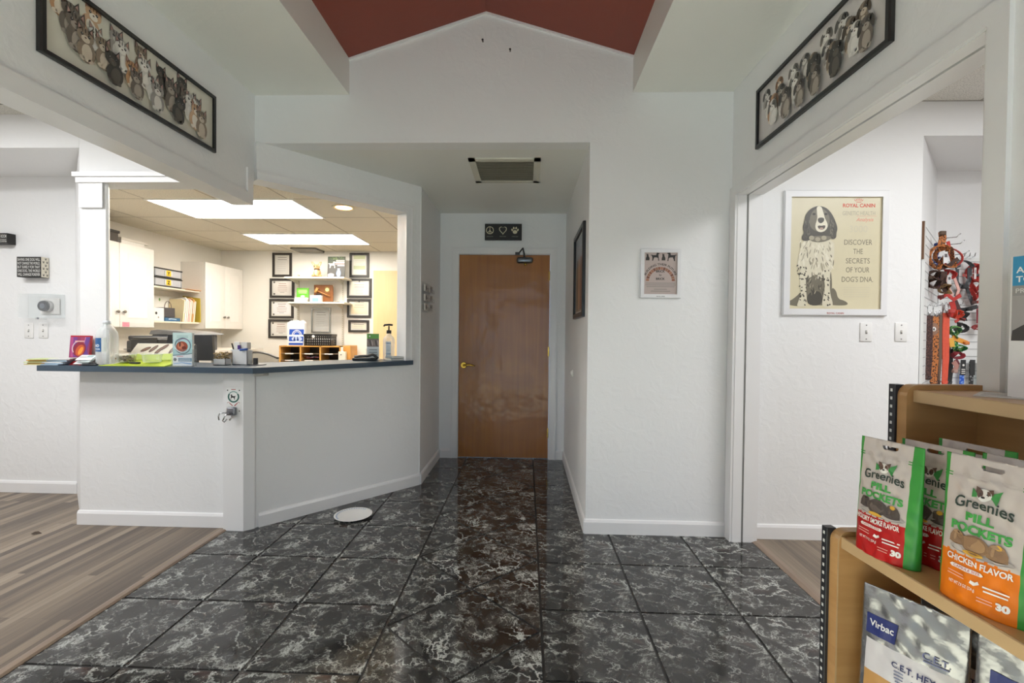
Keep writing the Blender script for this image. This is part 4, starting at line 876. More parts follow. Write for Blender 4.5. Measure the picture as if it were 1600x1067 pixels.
t = thing('white_box', 'flat white box on top of the nearer wall cabinet', 'box', (-4.08, 4.64, 2.089)); b = MB(); b.box(-4.2, 4.48, 2.089, -4.03, 4.76, 2.15, WHITE, .003); b.build('carton', t); b = MB(); b.box(-4.205, 4.475, 2.14, -4.025, 4.81, 2.165, mat('#e5dfd6', .5), .003); b.build('lid', t)
SH = mat('#e2dac9', .45, var=.03)
def shelf(z, label, y1=5.538):
    b = MB(); b.box(LX+.001, 4.765, z-.02, -4.0, y1, z, SH, .003); return tag(b.build('wall_shelf'), label, 'shelf', 'shelves between the wall cabinets')
shelf(1.725, 'upper cream shelf between the wall cabinets under two drawer boxes'); shelf(1.345, 'lower cream shelf between the wall cabinets holding folders')
def drawerbox(z, ltr, label):
    t = thing('drawer_box', label, 'drawer box', (-4.09, 5.05, z), 0, 'stacked drawer boxes')
    b = MB(); b.box(-4.20, 4.86, z, -4.0, 5.245, z+.012, BLACK); b.box(-4.205, 4.855, z+.088, -3.995, 5.25, z+.10, BLACK)
    for y in (4.86, 5.235): b.box(-4.2, y, z, -4.0, y+.01, z+.09, mat('#9fa2a8', .3))
    b.build('frame', t)
    b = MB(); b.box(-4.19, 4.872, z+.013, -4.003, 5.233, z+.087, mat('#b9babf', .2)); dr = b.build('drawer', t); dr['label'] = 'grey drawer front'
    b = MB(YL((-4.003, 4.872, z+.013))); b.box(.12, .008, .0, .23, .062, .006, mat('#c9c9cb', .2)); b.rect(.14, .006, .205, .068, .007, I('#f0c419')); b.text(ltr, .172, .018, .038, .0075, INK, bold=.05); b.build('letter_tag', dr)
drawerbox(1.7255, 'Z', 'clear drawer box with a yellow Z tag'); drawerbox(1.8265, 'Y', 'clear drawer box with a yellow Y tag, topmost')
b = MB(); b.lathe([(.035, 0), (.045, .02), (.045, .075), (.04, .09), (.0, .092)], mat('#dedcd8', .35), (-4.04, 4.815, 1.7255), 18); tag(b.build('white_jar'), 'round white jar beside the drawer boxes', 'jar')
b = MB(); b.box(-4.16, 5.30, 1.7255, -3.985, 5.62, 1.729, mat('#c98d55', .6)); b.box(-4.15, 5.31, 1.7292, -3.98, 5.6, 1.733, mat('#d9a878', .6)); tag(b.build('manila_folders'), 'flat tan folders lying on the upper cream shelf', 'folders')
t = thing('white_carton', 'little white carton at the near end of the lower cream shelf', 'carton', (-4.1, 4.9, 1.3455)); b = MB(); b.box(-4.19, 4.79, 1.3455, -4.03, 5.02, 1.49, WHITE, .003); b.build('carton', t); b = MB(YL((-4.03, 4.79, 1.3455))); b.ell(.12, .085, .015, .015, .0006, INK); b.ell(.15, .04, .01, .01, .0006, LINE); b.build('print', t)
t = thing('gift_bag', 'dark paper bag with loop handle in a blue box on the shelf', 'bag', (-4.1, 5.13, 1.3455)); b = MB(); b.box(-4.16, 5.05, 1.39, -4.06, 5.22, 1.50, mat('#4a4648', .5), .004); b.build('bag', t)
b = MB(); b.tube([(-4.07, 5.07+.055-.05*cos(a), 1.498+.075*sin(a)) for a in [PI*i/10 for i in range(11)]], .004, mat('#6f5f55', .5), 6); b.build('handle', t)
t = thing('blue_box', 'small blue open box under the dark paper bag', 'box', (-4.1, 5.15, 1.3455)); b = MB(); b.box(-4.175, 5.035, 1.3455, -4.03, 5.26, 1.385, mat('#2e5d84', .4), .002); b.build('tray', t); b = MB(YL((-4.03, 5.035, 1.3455))); b.poly([(.05, .018), (.09, .024), (.16, .018), (.17, .026), (.09, .032), (.05, .03)], .0006, I('#c7d6e2')); b.build('print', t)
t = thing('white_binder', 'large white document case standing behind the paper bag', 'binder', (-4.18, 5.2, 1.3455)); b = MB(); b.box(-4.235, 4.95, 1.3455, -4.205, 5.40, 1.645, PAPER, .003); b.build('case', t); b = MB(YL((-4.205, 4.95, 1.3455))); b.ell(.22, .25, .012, .018, .0006, I('#6f9a5a')); b.build('sticker', t)
for i, (c, lab) in enumerate((('#e3d3ac', 'pale yellow file folder, the nearest of the row'), ('#e4e6ea', 'bluish white file folder second in the row'), ('#e9e3da', 'ivory file folder in the middle of the row'), ('#e3b9b4', 'pink file folder standing in the row'), ('#ecdcc8', 'cream file folder behind the pink one'), ('#c7955a', 'orange tan file folder in the row'), ('#e7dfc6', 'cream file folder last before the yellow envelope'))):
    y = 5.275+i*.029; t = thing('file_folder', lab, 'folder', (-4.1, y, 1.3455), 0, 'upright folders on the lower shelf'); s = .03
    b = MB(lambda a, bb, cc: Vector((a, y+cc+bb*.12, 1.3455+bb))); b.prism([(-4.195, 0), (-4.015, 0), (-4.015, .25+.02*(i % 2)), (-4.06, .27+.012*(i % 3)), (-4.195, .27)], 0, .022, mat(c, .55)); b.build('folder', t)
    b = MB(lambda a, bb, cc: Vector((a, y+cc+bb*.12, 1.3455+bb))); b.box(-4.2, .1, .004, -4.012, .24, .016, PAPER); b.build('papers', t)
b = MB(lambda a, bb, cc: Vector((a, 5.519+cc+bb*-.03, 1.3455+bb))); b.prism([(-4.19, 0.), (-3.98, 0.), (-3.98, .29), (-4.19, .32)], 0, .014, mat('#b3a03a', .5)); tag(b.build('yellow_envelope'), 'olive yellow envelope leaning at the end of the folder row', 'envelope')
# desk with printers along the left wall
b = MB(); b.box(LX+.001, 3.62, 1.0, -3.36, 5.8, 1.03, mat('#cfc9be', .4)); b.box(LX+.001, 3.62, 0, -3.46, 3.66, 1.0, WHITE); b.box(LX+.001, 5.76, 0, -3.46, 5.8, 1.0, WHITE)
tag(b.build('office_desk'), 'long pale desk hidden behind the counter', 'desk')
def printer(x, y, z, w, d, h, label, col, sc_):
    t = thing('printer', label, 'printer', (x, y, z), 0, 'office printers'); m = mat(col, .4)
    b = MB(); b.box(x-w/2, y-d/2, z, x+w/2, y+d/2, z+h*.7, m, .012, 2); b.build('body', t)
    b = MB(); b.box(x-w/2+.01, y-d/2+.005, z+h*.71, x+w/2-.01, y+d/2, z+h, m, .012, 2); b.build('scanner_lid', t)
    b = MB(); b.box(x-w/2+.05, y-d/2-.004, z+h*.42, x+w/2-.05, y-d/2+.02, z+h*.5, BLACK); b.build('paper_slot', t)
    b = MB(); b.box(x-w/2+.06, y-d/2-.10, z+h*.18, x+w/2-.06, y-d/2, z+h*.22, DARK, .003); b.build('output_tray', t)
printer(-3.60, 4.41, 1.0305, .46, .21, .158, 'charcoal printer on the desk behind the lime green tray', '#3d4149', 1)
b = MB()
t = thing('label_printer', 'black box shaped receipt printer in front of the charcoal printer', 'printer', (-2.99, 3.75, .95)); b.box(-3.19, 3.62, 1.0185, -2.96, 3.85, 1.175, BLACK, .012, 2); b.build('body', t); b = MB(); b.box(-3.18, 3.63, 1.175, -2.97, 3.84, 1.183, mat('#5c5a58', .35), .004); b.build('lid', t); b = MB(); b.box(-3.15, 3.61, 1.05, -3.0, 3.63, 1.07, DARK); b.build('paper_slot', t)
b = MB(); b.box(-3.2, 3.45, .0, -2.75, 3.95, 1.018, WHITE); tag(b.build('low_cabinet'), 'low white office cabinet hidden behind the counter', 'cabinet')
t = thing('copier', 'large grey copier with a curved lid behind the brochures', 'copier', (-3.45, 4.75, 1.03)); b = MB(); b.box(-3.80, 4.57, 1.031, -3.41, 5.0, 1.2, mat('#55565a', .4), .01, 2); b.build('body', t)
b = MB(lambda a, bb, c: Vector((a, 4.55+c, 1.2+bb))); b.prism([(-3.81, 0), (-3.36, 0), (-3.37, .015), (-3.5, .035), (-3.72, .05), (-3.79, .04)], 0, .48, mat('#7a7b7d', .35)); b.build('lid', t)
b = MB(); b.box(-3.6, 4.55, 1.185, -3.40, 4.575, 1.2, STEEL, .003); b.build('control_panel', t)
t = thing('monitor', 'black back of a monitor beside the teal heartworm brochures', 'monitor', (-2.05, 3.2, CZ)); 
b = MB(frame((-2.565, 3.18, .93), (.985, .17, 0), (-.02, .1, .99), (.17, -.985, 0))); b.prism([(.0, 0.1), (.33, 0.1), (.31, .285), (.02, .285)], -.03, .0, mat('#1d1d1f', .45)); b.build('screen_back', t)
b = MB(); b.box(-2.46, 3.22, .906, -2.36, 3.27, 1.06, BLACK, .01); b.build('stand', t)
b = MB(); b.box(-2.62, 3.14, .0, -1.66, 3.4, .905, WHITE); tag(b.build('work_surface'), 'white work surface below the counter inside the office', 'desk')
# back wall frames
WY = 6.29
def cert(kind):
    def art(b, z):
        rr = random.Random(kind)
        b.rect(.03, .03, .06, .05, z, I('#e9e6dc')) if False else None
        return
    return art
def cframe(x0, z0, x1, z1, label, bg, kind, fm=None, fw=.03):
    w, h = x1-x0, z1-z0
    def art(b, z):
        z += .0006; q = fw+.02
        b.rect(q, q, w-q, h-q, z, I(bg, .4))
        if kind == 'cert':
            b.rect(w*.3, h*.80, w*.7, h*.82, z+.0005, LINE); b.ell(w*.5, h*.76 if False else h*.86, .010, .012, z+.0005, I('#6f6b66')); bars(b, w*.28, w*.72, h*.66, 2, .03, .008, z+.0005, I('#a58f86')); bars(b, w*.33, w*.67, h*.46, 4, .022, .005, z+.0005, I('#b7b0a8'))
        elif kind == 'seal':
            for p in ((.12, .2), (.12, .8)): b.ell(w*p[0]+.02, h*p[1], .013, .013, z+.0005, I('#57534f'))
            bars(b, w*.34, w*.68, h*.72, 2, .03, .009, z+.0005, I('#a98e86')); bars(b, w*.3, w*.72, h*.52, 3, .024, .007, z+.0005, I('#b39c94')); bars(b, w*.4, w*.6, h*.27, 1, .02, .006, z+.0005, LINE)
        elif kind == 'green':
            for k in (.75, .33): b.rect(q+.005, h*k, w-q-.005, h*k+.05, z+.0005, I('#c3cba4'))
            bars(b, q+.02, w-q-.02, h*.68, 4, .025, .004, z+.0005, I('#d0cfc0')); bars(b, q+.02, w-q-.02, h*.27, 3, .025, .004, z+.0005, I('#d0cfc0'))
        else:
            bars(b, w*.25, w*.75, h*.8, 2, .03, .008, z+.0005, LINE); bars(b, w*.22, w*.7, h*.62, 5, .03, .004, z+.0005, I('#b5b2ae'))
    return picture('certificate_frame', label, 'certificate', FX((x0, WY, z0)), w, h, fw, .018, fm or mat('#2e2a28', .35, var=.1), art, 'certificates on the office wall', back='#d5d2cb', rough=.4)
cframe(-3.51, 1.995, -3.24, 2.325, 'upright black framed letter at the top of the column nearer the cabinets', '#d2cfca', 'letter')
cframe(-3.548, 1.708, -3.205, 1.974, 'black framed certificate directly below the upright letter', '#d9d4cf', 'seal'); cframe(-3.556, 1.426, -3.213, 1.692, 'black framed certificate third down beside the lower open shelf', '#d6d6d8', 'seal'); cframe(-3.566, 1.15, -3.225, 1.41, 'black framed certificate half hidden by the blue bag', '#dad7d3', 'seal')
cframe(-2.436, 1.995, -2.166, 2.33, 'upright black framed sheet with pale green bands', '#e7e8dc', 'green'); cframe(-2.47, 1.716, -2.13, 1.981, 'black framed diploma under the green banded sheet', '#e3e3d6', 'cert'); cframe(-2.468, 1.444, -2.136, 1.70, 'black framed yellowed certificate beside the wood panel', '#e2d3b4', 'cert'); cframe(-2.45, 1.243, -2.162, 1.412, 'smallest black framed certificate above the mail sorter end', '#e0dac8', 'letter')
cframe(-2.966, 1.23, -2.695, 1.573, 'silver framed sheet below the open shelves', '#d3d4d2', 'letter', mat('#a9acab', .25, .7), .018)
b = MB(); b.box(-2.10, 6.268, .0, -1.70, 6.289, 2.087, wood_mat('blond_panel', '#d9b987', '#e6cb9d', .45, (12, 12, 1))); tag(b.build('wood_panel'), 'tall blond wood panel against the office wall', 'panel')
# open shelves
def oshelf(x0, x1, z, label):
    t = thing('bracket_shelf', label, 'shelf', ((x0+x1)/2, WY, z), 0, 'open shelves among the certificates'); b = MB(); b.box(x0, 6.0, z-.022, x1, 6.285, z, mat('#e8e2d3', .45), .003); b.build('board', t)
    for x in (-3.15, -2.527):
        b = MB(lambda a, bb, c: Vector((x+c, a, bb))); b.prism([(6.03, z-.023), (6.275, z-.023), (6.275, z-.075), (6.26, z-.075)], -.006, .006, mat('#d9d4c8', .4)); b.build('bracket', t)
oshelf(-3.20, -2.40, 1.967, 'upper open shelf carrying the toy dog'); oshelf(-3.15, -2.395, 1.637, 'lower open shelf carrying the gavel plaque')
for x, z0, z1, l in ((-3.15, 1.25, 2.03, 'slotted shelf rail nearer the cabinets'), (-2.527, .9, 2.03, 'slotted shelf rail running down behind the mail sorter')):
    b = MB(); b.box(x-.012, 6.276, z0, x+.012, 6.289, z1, mat('#d6d0c3', .4)); 
    for i in range(int((z1-z0)/.03)): b.box(x-.003, 6.2745, z0+.01+i*.03, x+.003, 6.276, z0+.024+i*.03, GREYT)
    tag(b.build('shelf_rail'), l, 'shelf rail')
# chihuahua toy
t = thing('toy_dog', 'sitting tan plush dog with big ears on the upper shelf', 'toy dog', (-2.79, 6.08, 1.967)); TN = mat('#c79e6b', .8, bump=.3); LT_ = mat('#dfc39a', .8)
x, y, z = -2.79, 6.08, 1.968
b = MB(); b.ball((x, y, z+.055), .045, .045, .055, TN, 14); b.ball((x, y-.035, z+.06), .028, .022, .045, LT_, 12)
for q in (-1, 1): b.tube([(x+q*.022, y-.03, z+.07), (x+q*.026, y-.052, z+.03), (x+q*.026, y-.06, z+.008)], .013, TN, 8, rs=[.016, .012, .013]); b.ball((x+q*.045, y-.02, z+.018), .02, .035, .018, TN, 10)
b.build('body', t)
b = MB(); b.ball((x, y-.02, z+.135), .04, .038, .035, TN, 14); b.ball((x, y-.055, z+.125), .016, .02, .014, LT_, 10); b.ball((x, y-.073, z+.13), .007, .006, .005, BLACK, 8)
for q in (-1, 1): b.ball((x+q*.017, y-.054, z+.143), .007, .006, .008, BLACK, 8)
b.build('head', t)
for q in (-1, 1):
    b = MB(lambda a, bb, c: Vector((x+q*a, y-.02-c, z+bb))); b.prism([(.012, .155), (.038, .135), (.062, .175), (.068, .205), (.045, .20)], 0, .01, TN); b.poly([(.02, .157), (.036, .145), (.055, .175), (.06, .194), (.045, .19)], .0104, mat('#d9a995', .8)); b.build('ear', t)
b = MB(); b.tube([(x+.034*cos(a), y-.012+.034*sin(a), z+.103) for a in [2*PI*i/14 for i in range(15)]], .006, mat('#5a3a2a', .5), 6); b.build('collar', t)
def poster(b, z):
    b.rect(0, .20, .24, .285, z, I('#2f3a26')); b.rect(0, 0, .24, .2, z, I('#34322f'))
    for i in range(30): b.ell(.01+random.random()*.22, .245+random.random()*.035, .01, .006, z+.0003, I(random.choice(['#4f6a35', '#3b5230', '#6f8450'])), random.random()*3, 8)
    silh(b, [(1-p[0], p[1]) for p in DOGS], .005, .13, .10, z+.0006, I('#d9d6cf'))
    for i, wd in enumerate((.12, .14, .13, .1)): b.rect(.235-wd, .222-i*.022, .232, .236-i*.022, z+.0008, I('#e4ddd2' if i != 2 else '#cfa9a0'))
    b.ell(.155, .06, .03, .05, z+.0006, I('#7f9fd0')); b.rect(.14, .1, .17, .125, z+.0006, I('#aebfe0')); b.rect(.132, .04, .178, .07, z+.0009, I('#dfe4ee')); b.ell(.05, .035, .045, .025, z+.0006, I('#d8cfc8'))
booklike('flyer_sign', 'dark upright flyer with a white dog on the upper shelf', 'flyer', -2.55, 6.10, 1.9675, .24, .285, .006, -.05, mat('#2d2b29', .4), poster, .08)
def green(b, z): bars(b, .02, .145, .095, 3, .018, .009, z, I('#b9dd96')); b.ell(.085, .02, .03, .012, z, I('#cfd6d2'))
booklike('green_card', 'bright green card standing in a white holder on the lower shelf', 'card', -3.01, 6.12, 1.70, .165, .13, .005, 0, mat('#58a52e', .4), green, .05)
b = MB(); b.box(-3.10, 6.07, 1.6375, -2.925, 6.15, 1.70, mat('#e4e2dc', .4), .012, 2); tag(b.build('white_holder'), 'white holder under the bright green card', 'card holder')
def teal(b, z): b.rect(.03, .006, .115, .072, z, I('#7cc4b4')); b.rect(.035, .055, .11, .066, z+.0003, I('#c7e4da'))
booklike('teal_box', 'small white box with a teal label before the gavel plaque', 'box', -2.80, 6.05, 1.6375, .15, .09, .05, 0, mat('#e6e6e2', .4), teal, 0)
t = thing('gavel_plaque', 'brown wooden plaque with a gavel and gold medal', 'plaque', (-2.745, 6.15, 1.6375)); T = F3(-2.875, 6.16, 1.6375, 0); b = MB(T); b.box(0, 0, -.02, .26, .24, 0, wood_mat('walnut', '#6a3c1d', '#8d5a30', .35), .004); b.build('board', t)
GO = mat('#d3b16a', .25, .7); b = MB(T); b.cyl((.185, .175, 0), (.185, .175, .008), .035, GO, n=24); b.cyl((.185, .175, .008), (.185, .175, .009), .025, mat('#e2cf9c', .3, .5), n=24); b.build('medal', t)
b = MB(T); b.tube([(.05, .165, .02), (.12, .13, .025), (.23, .085, .02)], .008, mat('#a9743f', .3), 8); b.cyl((.03, .135, .025), (.065, .195, .025), .018, mat('#b98a4c', .3)); b.build('gavel', t); b = MB(T); b.rect(.03, .09, .11, .12, .001, DARK); b.build('name_plate', t)
b = MB(); b.box(-2.68, 6.03, 1.6375, -2.49, 6.1, 1.648, DARK, .003); tag(b.build('black_case'), 'flat black case at the end of the lower open shelf', 'case')
# sorter
t = thing('mail_sorter', 'golden wood pigeonhole sorter with labelled slots', 'mail sorter', (-2.84, 5.95, .70)); SW = wood_mat('sorter_wood', '#c88f45', '#dda85e', .4, (3, 3, 20))
x0, x1, y0, y1, z0, z1 = -3.235, -2.42, 5.95, 6.22, .70, 1.06
b = MB(); b.box(x0, y0, z1-.014, x1, y1, z1, SW); b.box(x0, y0, z0, x1, y1, z0+.014, SW); b.box(x0, y1-.01, z0, x1, y1, z1, mat('#4a3a2a', .6))
for x in (x0, x0+.27, x0+.535, x1-.018): b.box(x, y0, z0, x+.018, y1, z1, SW)
b.build('carcass', t)
for z in (.96, .872, .785):
    b = MB(); b.box(x0+.018, y0+.01, z-.008, x1-.018, y1-.01, z, mat('#7a6a58', .5)); d_ = b.build('slot_shelf', t)
    for x in (.075, .335, .60):
        b = MB(); b.box(x0+x, y0+.004, z-.012, x0+x+.11, y0+.012, z+.002, PAPER); b.build('slot_label', d_)
b = MB(); r = random.Random(2)
for i in range(9): p = Vector((x0+.30+i*.022, 6.0, .905+r.uniform(-.01, .012))); b.tube([p, p+Vector((.05, .03, r.uniform(-.012, .012)))], .005, mat(r.choice(['#a8433c', '#7d6a8a', '#b9b3ac']), .5), 6)
tag(b.build('pen_bundle'), 'few red and grey pens lying in a middle slot of the sorter', 'pens')
b = MB(); b.box(-2.40, 5.97, .70, -2.30, 6.22, 1.066, SW, .003); tag(b.build('file_block'), 'upright golden wood block at the end of the mail sorter', 'block')
b = MB(); b.box(-2.43, 5.90, .7, -2.335, 5.945, .99, mat('#e2ddcd', .5), .003); b.box(-2.405, 5.898, .945, -2.385, 5.9, .955, INK); b.box(-2.41, 5.93, .98, -2.38, 5.95, 1.05, mat('#ecd9cf', .5), .003); tag(b.build('tag_strip'), 'white card leaning on the end of the mail sorter', 'card')
b = MB(); b.box(-3.9, 5.85, .66, -1.75, 6.26, .6995, mat('#cfc4ae', .4)); b.box(-3.86, 5.88, 0, -3.82, 6.24, .66, WHITE); b.box(-2.12, 5.9, 0, -2.105, 6.24, .66, WHITE); tag(b.build('back_counter'), 'pale counter under the mail sorter', 'counter')
t = thing('paper_bag', 'white and blue paper pet bag standing on the mail sorter', 'bag', (-3.05, 6.05, 1.061)); T = F3(-3.165, 6.02, 1.0605, 0)
b = MB(T); b.prism([(0, 0), (.235, 0), (.235, .30), (.2, .335), (.17, .32), (.12, .335), (.05, .33), (.0, .30)], -.05, 0, mat('#e6e6e3', .6)); b.build('bag', t)
b = MB(T); BL = I('#2450b0'); b.poly([(.02, .005), (.215, .005), (.225, .215), (.03, .215)], .001, BL); b.ring(.13, .14, .055, .065, .0016, WHITE, 0, PI, 14); b.ring(.13, .14, .038, .045, .0016, WHITE, 0, PI, 14); b.rect(.02, .118, .225, .142, .0014, I('#dfe6f2')); silh(b, CATS, .12, .062, .06, .0016, I('#1b3a86')); silh(b, [(1-p[0], p[1]) for p in CATS], .06, .06, .06, .0016, I('#1b3a86')); b.rect(.02, .035, .21, .055, .0016, I('#dfe6f2')); b.ell(.13, .088, .07, .034, .0013, I('#bccdea')); b.build('bag_print', t)
t = thing('plastic_basket', 'black slotted plastic basket on the mail sorter', 'basket', (-2.745, 6.03, 1.061)); x0, x1, y0, y1, z0, z1 = -2.925, -2.555, 5.975, 6.16, 1.0605, 1.215
b = MB(); b.box(x0+.01, y0+.01, z0, x1-.01, y1-.01, z0+.004, BLACK); b.box(x0, y0, z1-.03, x1, y0+.006, z1, BLACK); b.box(x0, y1-.006, z1-.03, x1, y1, z1, BLACK); b.box(x0, y0, z1-.03, x0+.006, y1, z1, BLACK); b.box(x1-.006, y0, z1-.03, x1, y1, z1, BLACK)
for y in (y0+.003, y1-.007):
    for i in range(13): x = x0+.008+i*(x1-x0-.03)/12; b.box(x, y, z0, x+.014, y+.004, z1-.02, BLACK)
    for i in range(4): b.box(x0+.008, y, z0+i*.034, x1-.008, y+.004, z0+i*.034+.012, BLACK)
for x in (x0+.003, x1-.007):
    for i in range(6): y = y0+.01+i*.03; b.box(x, y, z0, x+.004, y+.014, z1-.02, BLACK)
b.build('basket', t)
b = MB(); b.box(x0+.02, y0+.03, z0+.006, x1-.03, y1-.02, z0+.09, PAPER, .01); b.ball((x0+.13, y0-.0, z0+.12), .022, .006, .018, WHITE, 10); b.build('contents', t)
# chair back seen over the counter
t = thing('office_chair', 'rounded black chair back peeping over the counter', 'chair', (-2.42, 4.3, 0)); P_ = [(-2.42-.19*cos(a), 4.32, .80+.235*sin(a)**.8) for a in [PI*i/20 for i in range(21)]]
P_ = [(-2.745+.40*i/20, 4.3, .985+.055*sin(PI*min(1, max(0, i/20)))) for i in range(21)]
b = MB(); b.tube(P_, .013, mat('#35312c', .3), 10); b.build('back_rim', t)
b = MB(lambda a, bb, c: Vector((a, 4.3+c, bb))); b.prism([(p[0], p[2]) for p in P_]+[(-2.36, .62), (-2.73, .62)], -.012, .012, mat('#b7b2a6', .6)); b.build('backrest', t)
b = MB(); b.cyl((-2.545, 4.55, .46), (-2.545, 4.55, .08), .03, DARK)
for i in range(5): a = 2*PI*i/5; b.tube([(-2.545, 4.55, .1), (-2.545+.28*cos(a), 4.55+.28*sin(a), .05)], .02, DARK, 8); b.ball((-2.545+.28*cos(a), 4.55+.28*sin(a), .028), .026, .026, .028, BLACK, 8)
b.build('base', t); b = MB(); b.box(-2.76, 4.32, .45, -2.33, 4.78, .52, BLACK, .03, 2); b.build('seat', t); b = MB(); b.tube([(-2.545, 4.6, .47), (-2.545, 4.36, .5), (-2.545, 4.33, .66)], .018, DARK); b.build('back_post', t)
# ceiling vent
t = thing('ceiling_vent', 'dark flat ceiling vent above the office certificates', 'ceiling vent', (-3.0, 6.2, 2.35)); b = MB(); b.box(-3.12, 6.0, 2.325, -2.78, 6.27, 2.349, mat('#6b675e', .5), .004); b.build('box', t); b = MB(); b.box(-3.16, 6.08, 2.335, -3.12, 6.2, 2.349, WHITE, .003); b.build('white_end', t)
# ------------------------------------------------------------------ leash display in the far shop
PANEL = mat('#e6e7e6', .35, var=.02)
t = thing('slotted_panel', 'white slotted display panel on the back wall behind the harnesses', 'display panel', (3.4, 3.478, .2)); b = MB()
b.box(2.985, 3.455, .0, 4.3, 3.477, 1.825, PANEL); b.build('panel', t)
b = MB()
for i in range(30): b.box(2.985, 3.452, .27+i*.0525, 4.3, 3.4555, .276+i*.0525, mat('#b5b6b6', .5, var=0))
b.build('grooves', t)
DD = Vector((S2, S2, 0)); DN = Vector((S2, -S2, 0)); D0 = Vector((2.373, 2.875, 0))
DT = frame(D0, DD, (0, 0, 1), DN)                    # along the diagonal wall, up, out of it
t = thing('peg_panel', 'white slotted panel edge on beside the light switch, full of leash hooks', 'display panel', (2.45, 2.95, .2)); b = MB(DT)
b.box(.03, .25, .002, .82, 1.95, .018, PANEL); b.build('panel', t)
b = MB(DT)
for i in range(32): b.box(.03, .28+i*.0525, .018, .82, .286+i*.0525, .0195, mat('#b5b6b6', .5, var=0))
b.build('grooves', t); b = MB(DT); b.box(.024, 1.72, .0, .03, 1.95, .012, mat('#6a4b34', .5)); b.build('brown_edge', t)
def hook(p, d, ln, label):
    t = thing('display_hook', label, 'hook', p, 0, 'hooks of the leash display'); p, d = Vector(p), Vector(d); b = MB(); b.tube([p, p+d*ln, p+d*(ln+.02)+Vector((0, 0, .02))], .003, CHROME, 6); b.build('wire', t)
    u = Vector((-d.y, d.x, 0)); b = MB(frame(p+Vector((0, 0, -.012)), u, (0, 0, 1), d)); b.box(-.014, 0, 0, .014, .03, .003, CLEARB); b.build('clip', t)
PAT = {}
def patm(c1, c2, sc_=90):
    k = c1+c2
    if k not in PAT:
        m, nt, bb, L = nodes('patterned_webbing_'+c1[1:]); tc = nt.nodes.new('ShaderNodeTexCoord'); v = nt.nodes.new('ShaderNodeTexVoronoi'); v.inputs['Scale'].default_value = sc_; L(tc.outputs['Object'], v.inputs['Vector'])
        r = nt.nodes.new('ShaderNodeValToRGB'); r.color_ramp.interpolation = 'CONSTANT'; r.color_ramp.elements[0].color = rgb(c2); r.color_ramp.elements[1].position = .42; r.color_ramp.elements[1].color = rgb(c1); L(v.outputs['Distance'], r.inputs[0]); L(r.outputs[0], bb.inputs['Base Color']); bb.inputs['Roughness'].default_value = .6; PAT[k] = m
    return PAT[k]
def leash(px, ytop, ybot, Y, w, m, label, m2=None):
    a, z1 = at(px, ytop, Y), at(px, ybot, Y).z; x, z0 = a.x, a.z
    t = thing('hanging_leash', label, 'leash', (x, Y, z1), 0, 'leashes hanging on the diagonal wall')
    b = MB(); k = w/2
    for q, mm in ((-1, m), (1, m2 or m)):
        b.strap([(x+q*k*.5, Y+q*.004, z0), (x+q*k*.62, Y+q*.006, z0*.7+z1*.3), (x+q*k*.5+.004, Y+q*.004, z0*.35+z1*.65), (x+q*k*.45, Y+q*.006, z1+.015)], k*.95, .004, mm, (1, 0, 0))
    b.tube([(x-k*.45, Y, z1+.02), (x-k*.3, Y, z1), (x+k*.3, Y, z1), (x+k*.45, Y, z1+.02)], k*.4, m, 6); b.build('webbing', t)
    b = MB(); b.cyl((x, Y, z0-.005), (x, Y, z0+.03), .007, CHROME, n=8); b.tube([(x, Y, z0+.03), (x+.012, Y, z0+.05), (x, Y, z0+.07), (x-.012, Y, z0+.05), (x, Y, z0+.03)], .003, CHROME, 6); b.build('snap_clip', t)
    b = MB(); b.box(x-k*.7, Y-.004, z0+.0, x+k*.7, Y-.002, z0+.085, CLEARB); b.box(x-k*.5, Y-.006, z0+.02, x+k*.5, Y-.004, z0+.06, mat('#d5d6d6', .4)); b.build('card', t)
    return t
DKB, ORP, BRN, COR = patm('#3a2320', '#5b3a34'), patm('#b9713a', '#3a2318'), patm('#4a2f24', '#2a1c18'), mat('#d9573f', .55, var=.2, scale=60)
leash(1452, 493, 592, 3.0, .05, DKB, 'dark brown patterned leash hanging first along the wall'); t = leash(1461, 494, 600, 3.05, .055, ORP, 'orange and brown animal print leash with a round white number tag')
a = at(1459, 514, 3.02); b = MB(FX((a.x, 3.02, a.z))); b.ell(0, 0, .030, .04, 0, mat('#8d6a55', .5)); b.ell(0, 0, .014, .014, .001, WHITE); b.text('6', 0, -.008, .016, .002, INK, bold=.05); b.build('number_tag', t)
leash(1467, 492, 599, 3.12, .05, BRN, 'dark brown leash with a pale stripe hanging behind the orange print leash', mat('#6b5648', .6)); leash(1472, 490, 560, 3.2, .045, patm('#c5793f', '#7a4424'), 'thin tan orange leash hanging between the brown and the coral ones')
leash(1478.5, 489, 600, 3.14, .05, COR, 'bright coral red leash hanging last in the row'); leash(1484, 545, 600, 3.22, .05, DARK, 'short black leash end beside the coral red leash')
def loop(px, py, rx, ry, Y, w, m, n=26, a0=0, a1=2*PI, rot=0, dep=.02):
    c = at(px, py, Y); k = Y/FPX; out = []
    for i in range(n+1):
        t = a0+(a1-a0)*i/n; u, v = rx*k*cos(t), ry*k*sin(t)
        out.append(c+Vector((u*cos(rot)-v*sin(rot), dep*sin(2*t+px), u*sin(rot)+v*cos(rot))))
    b.strap(out, w, .004, m, (0, 1, .25))
def line(pts, Y, w, m, wd=(1, 0, 0)): b.strap([at(x, y, Y+.004*i) for i, (x, y) in enumerate(pts)], w, .004, m, wd)
def buckle(px, py, Y, s, m, p): b_ = MB(); c = at(px, py, Y); b_.box(c.x-s, c.y-.01, c.z-s*.7, c.x+s, c.y+.01, c.z+s*.7, m, .004); b_.build('buckle', p)
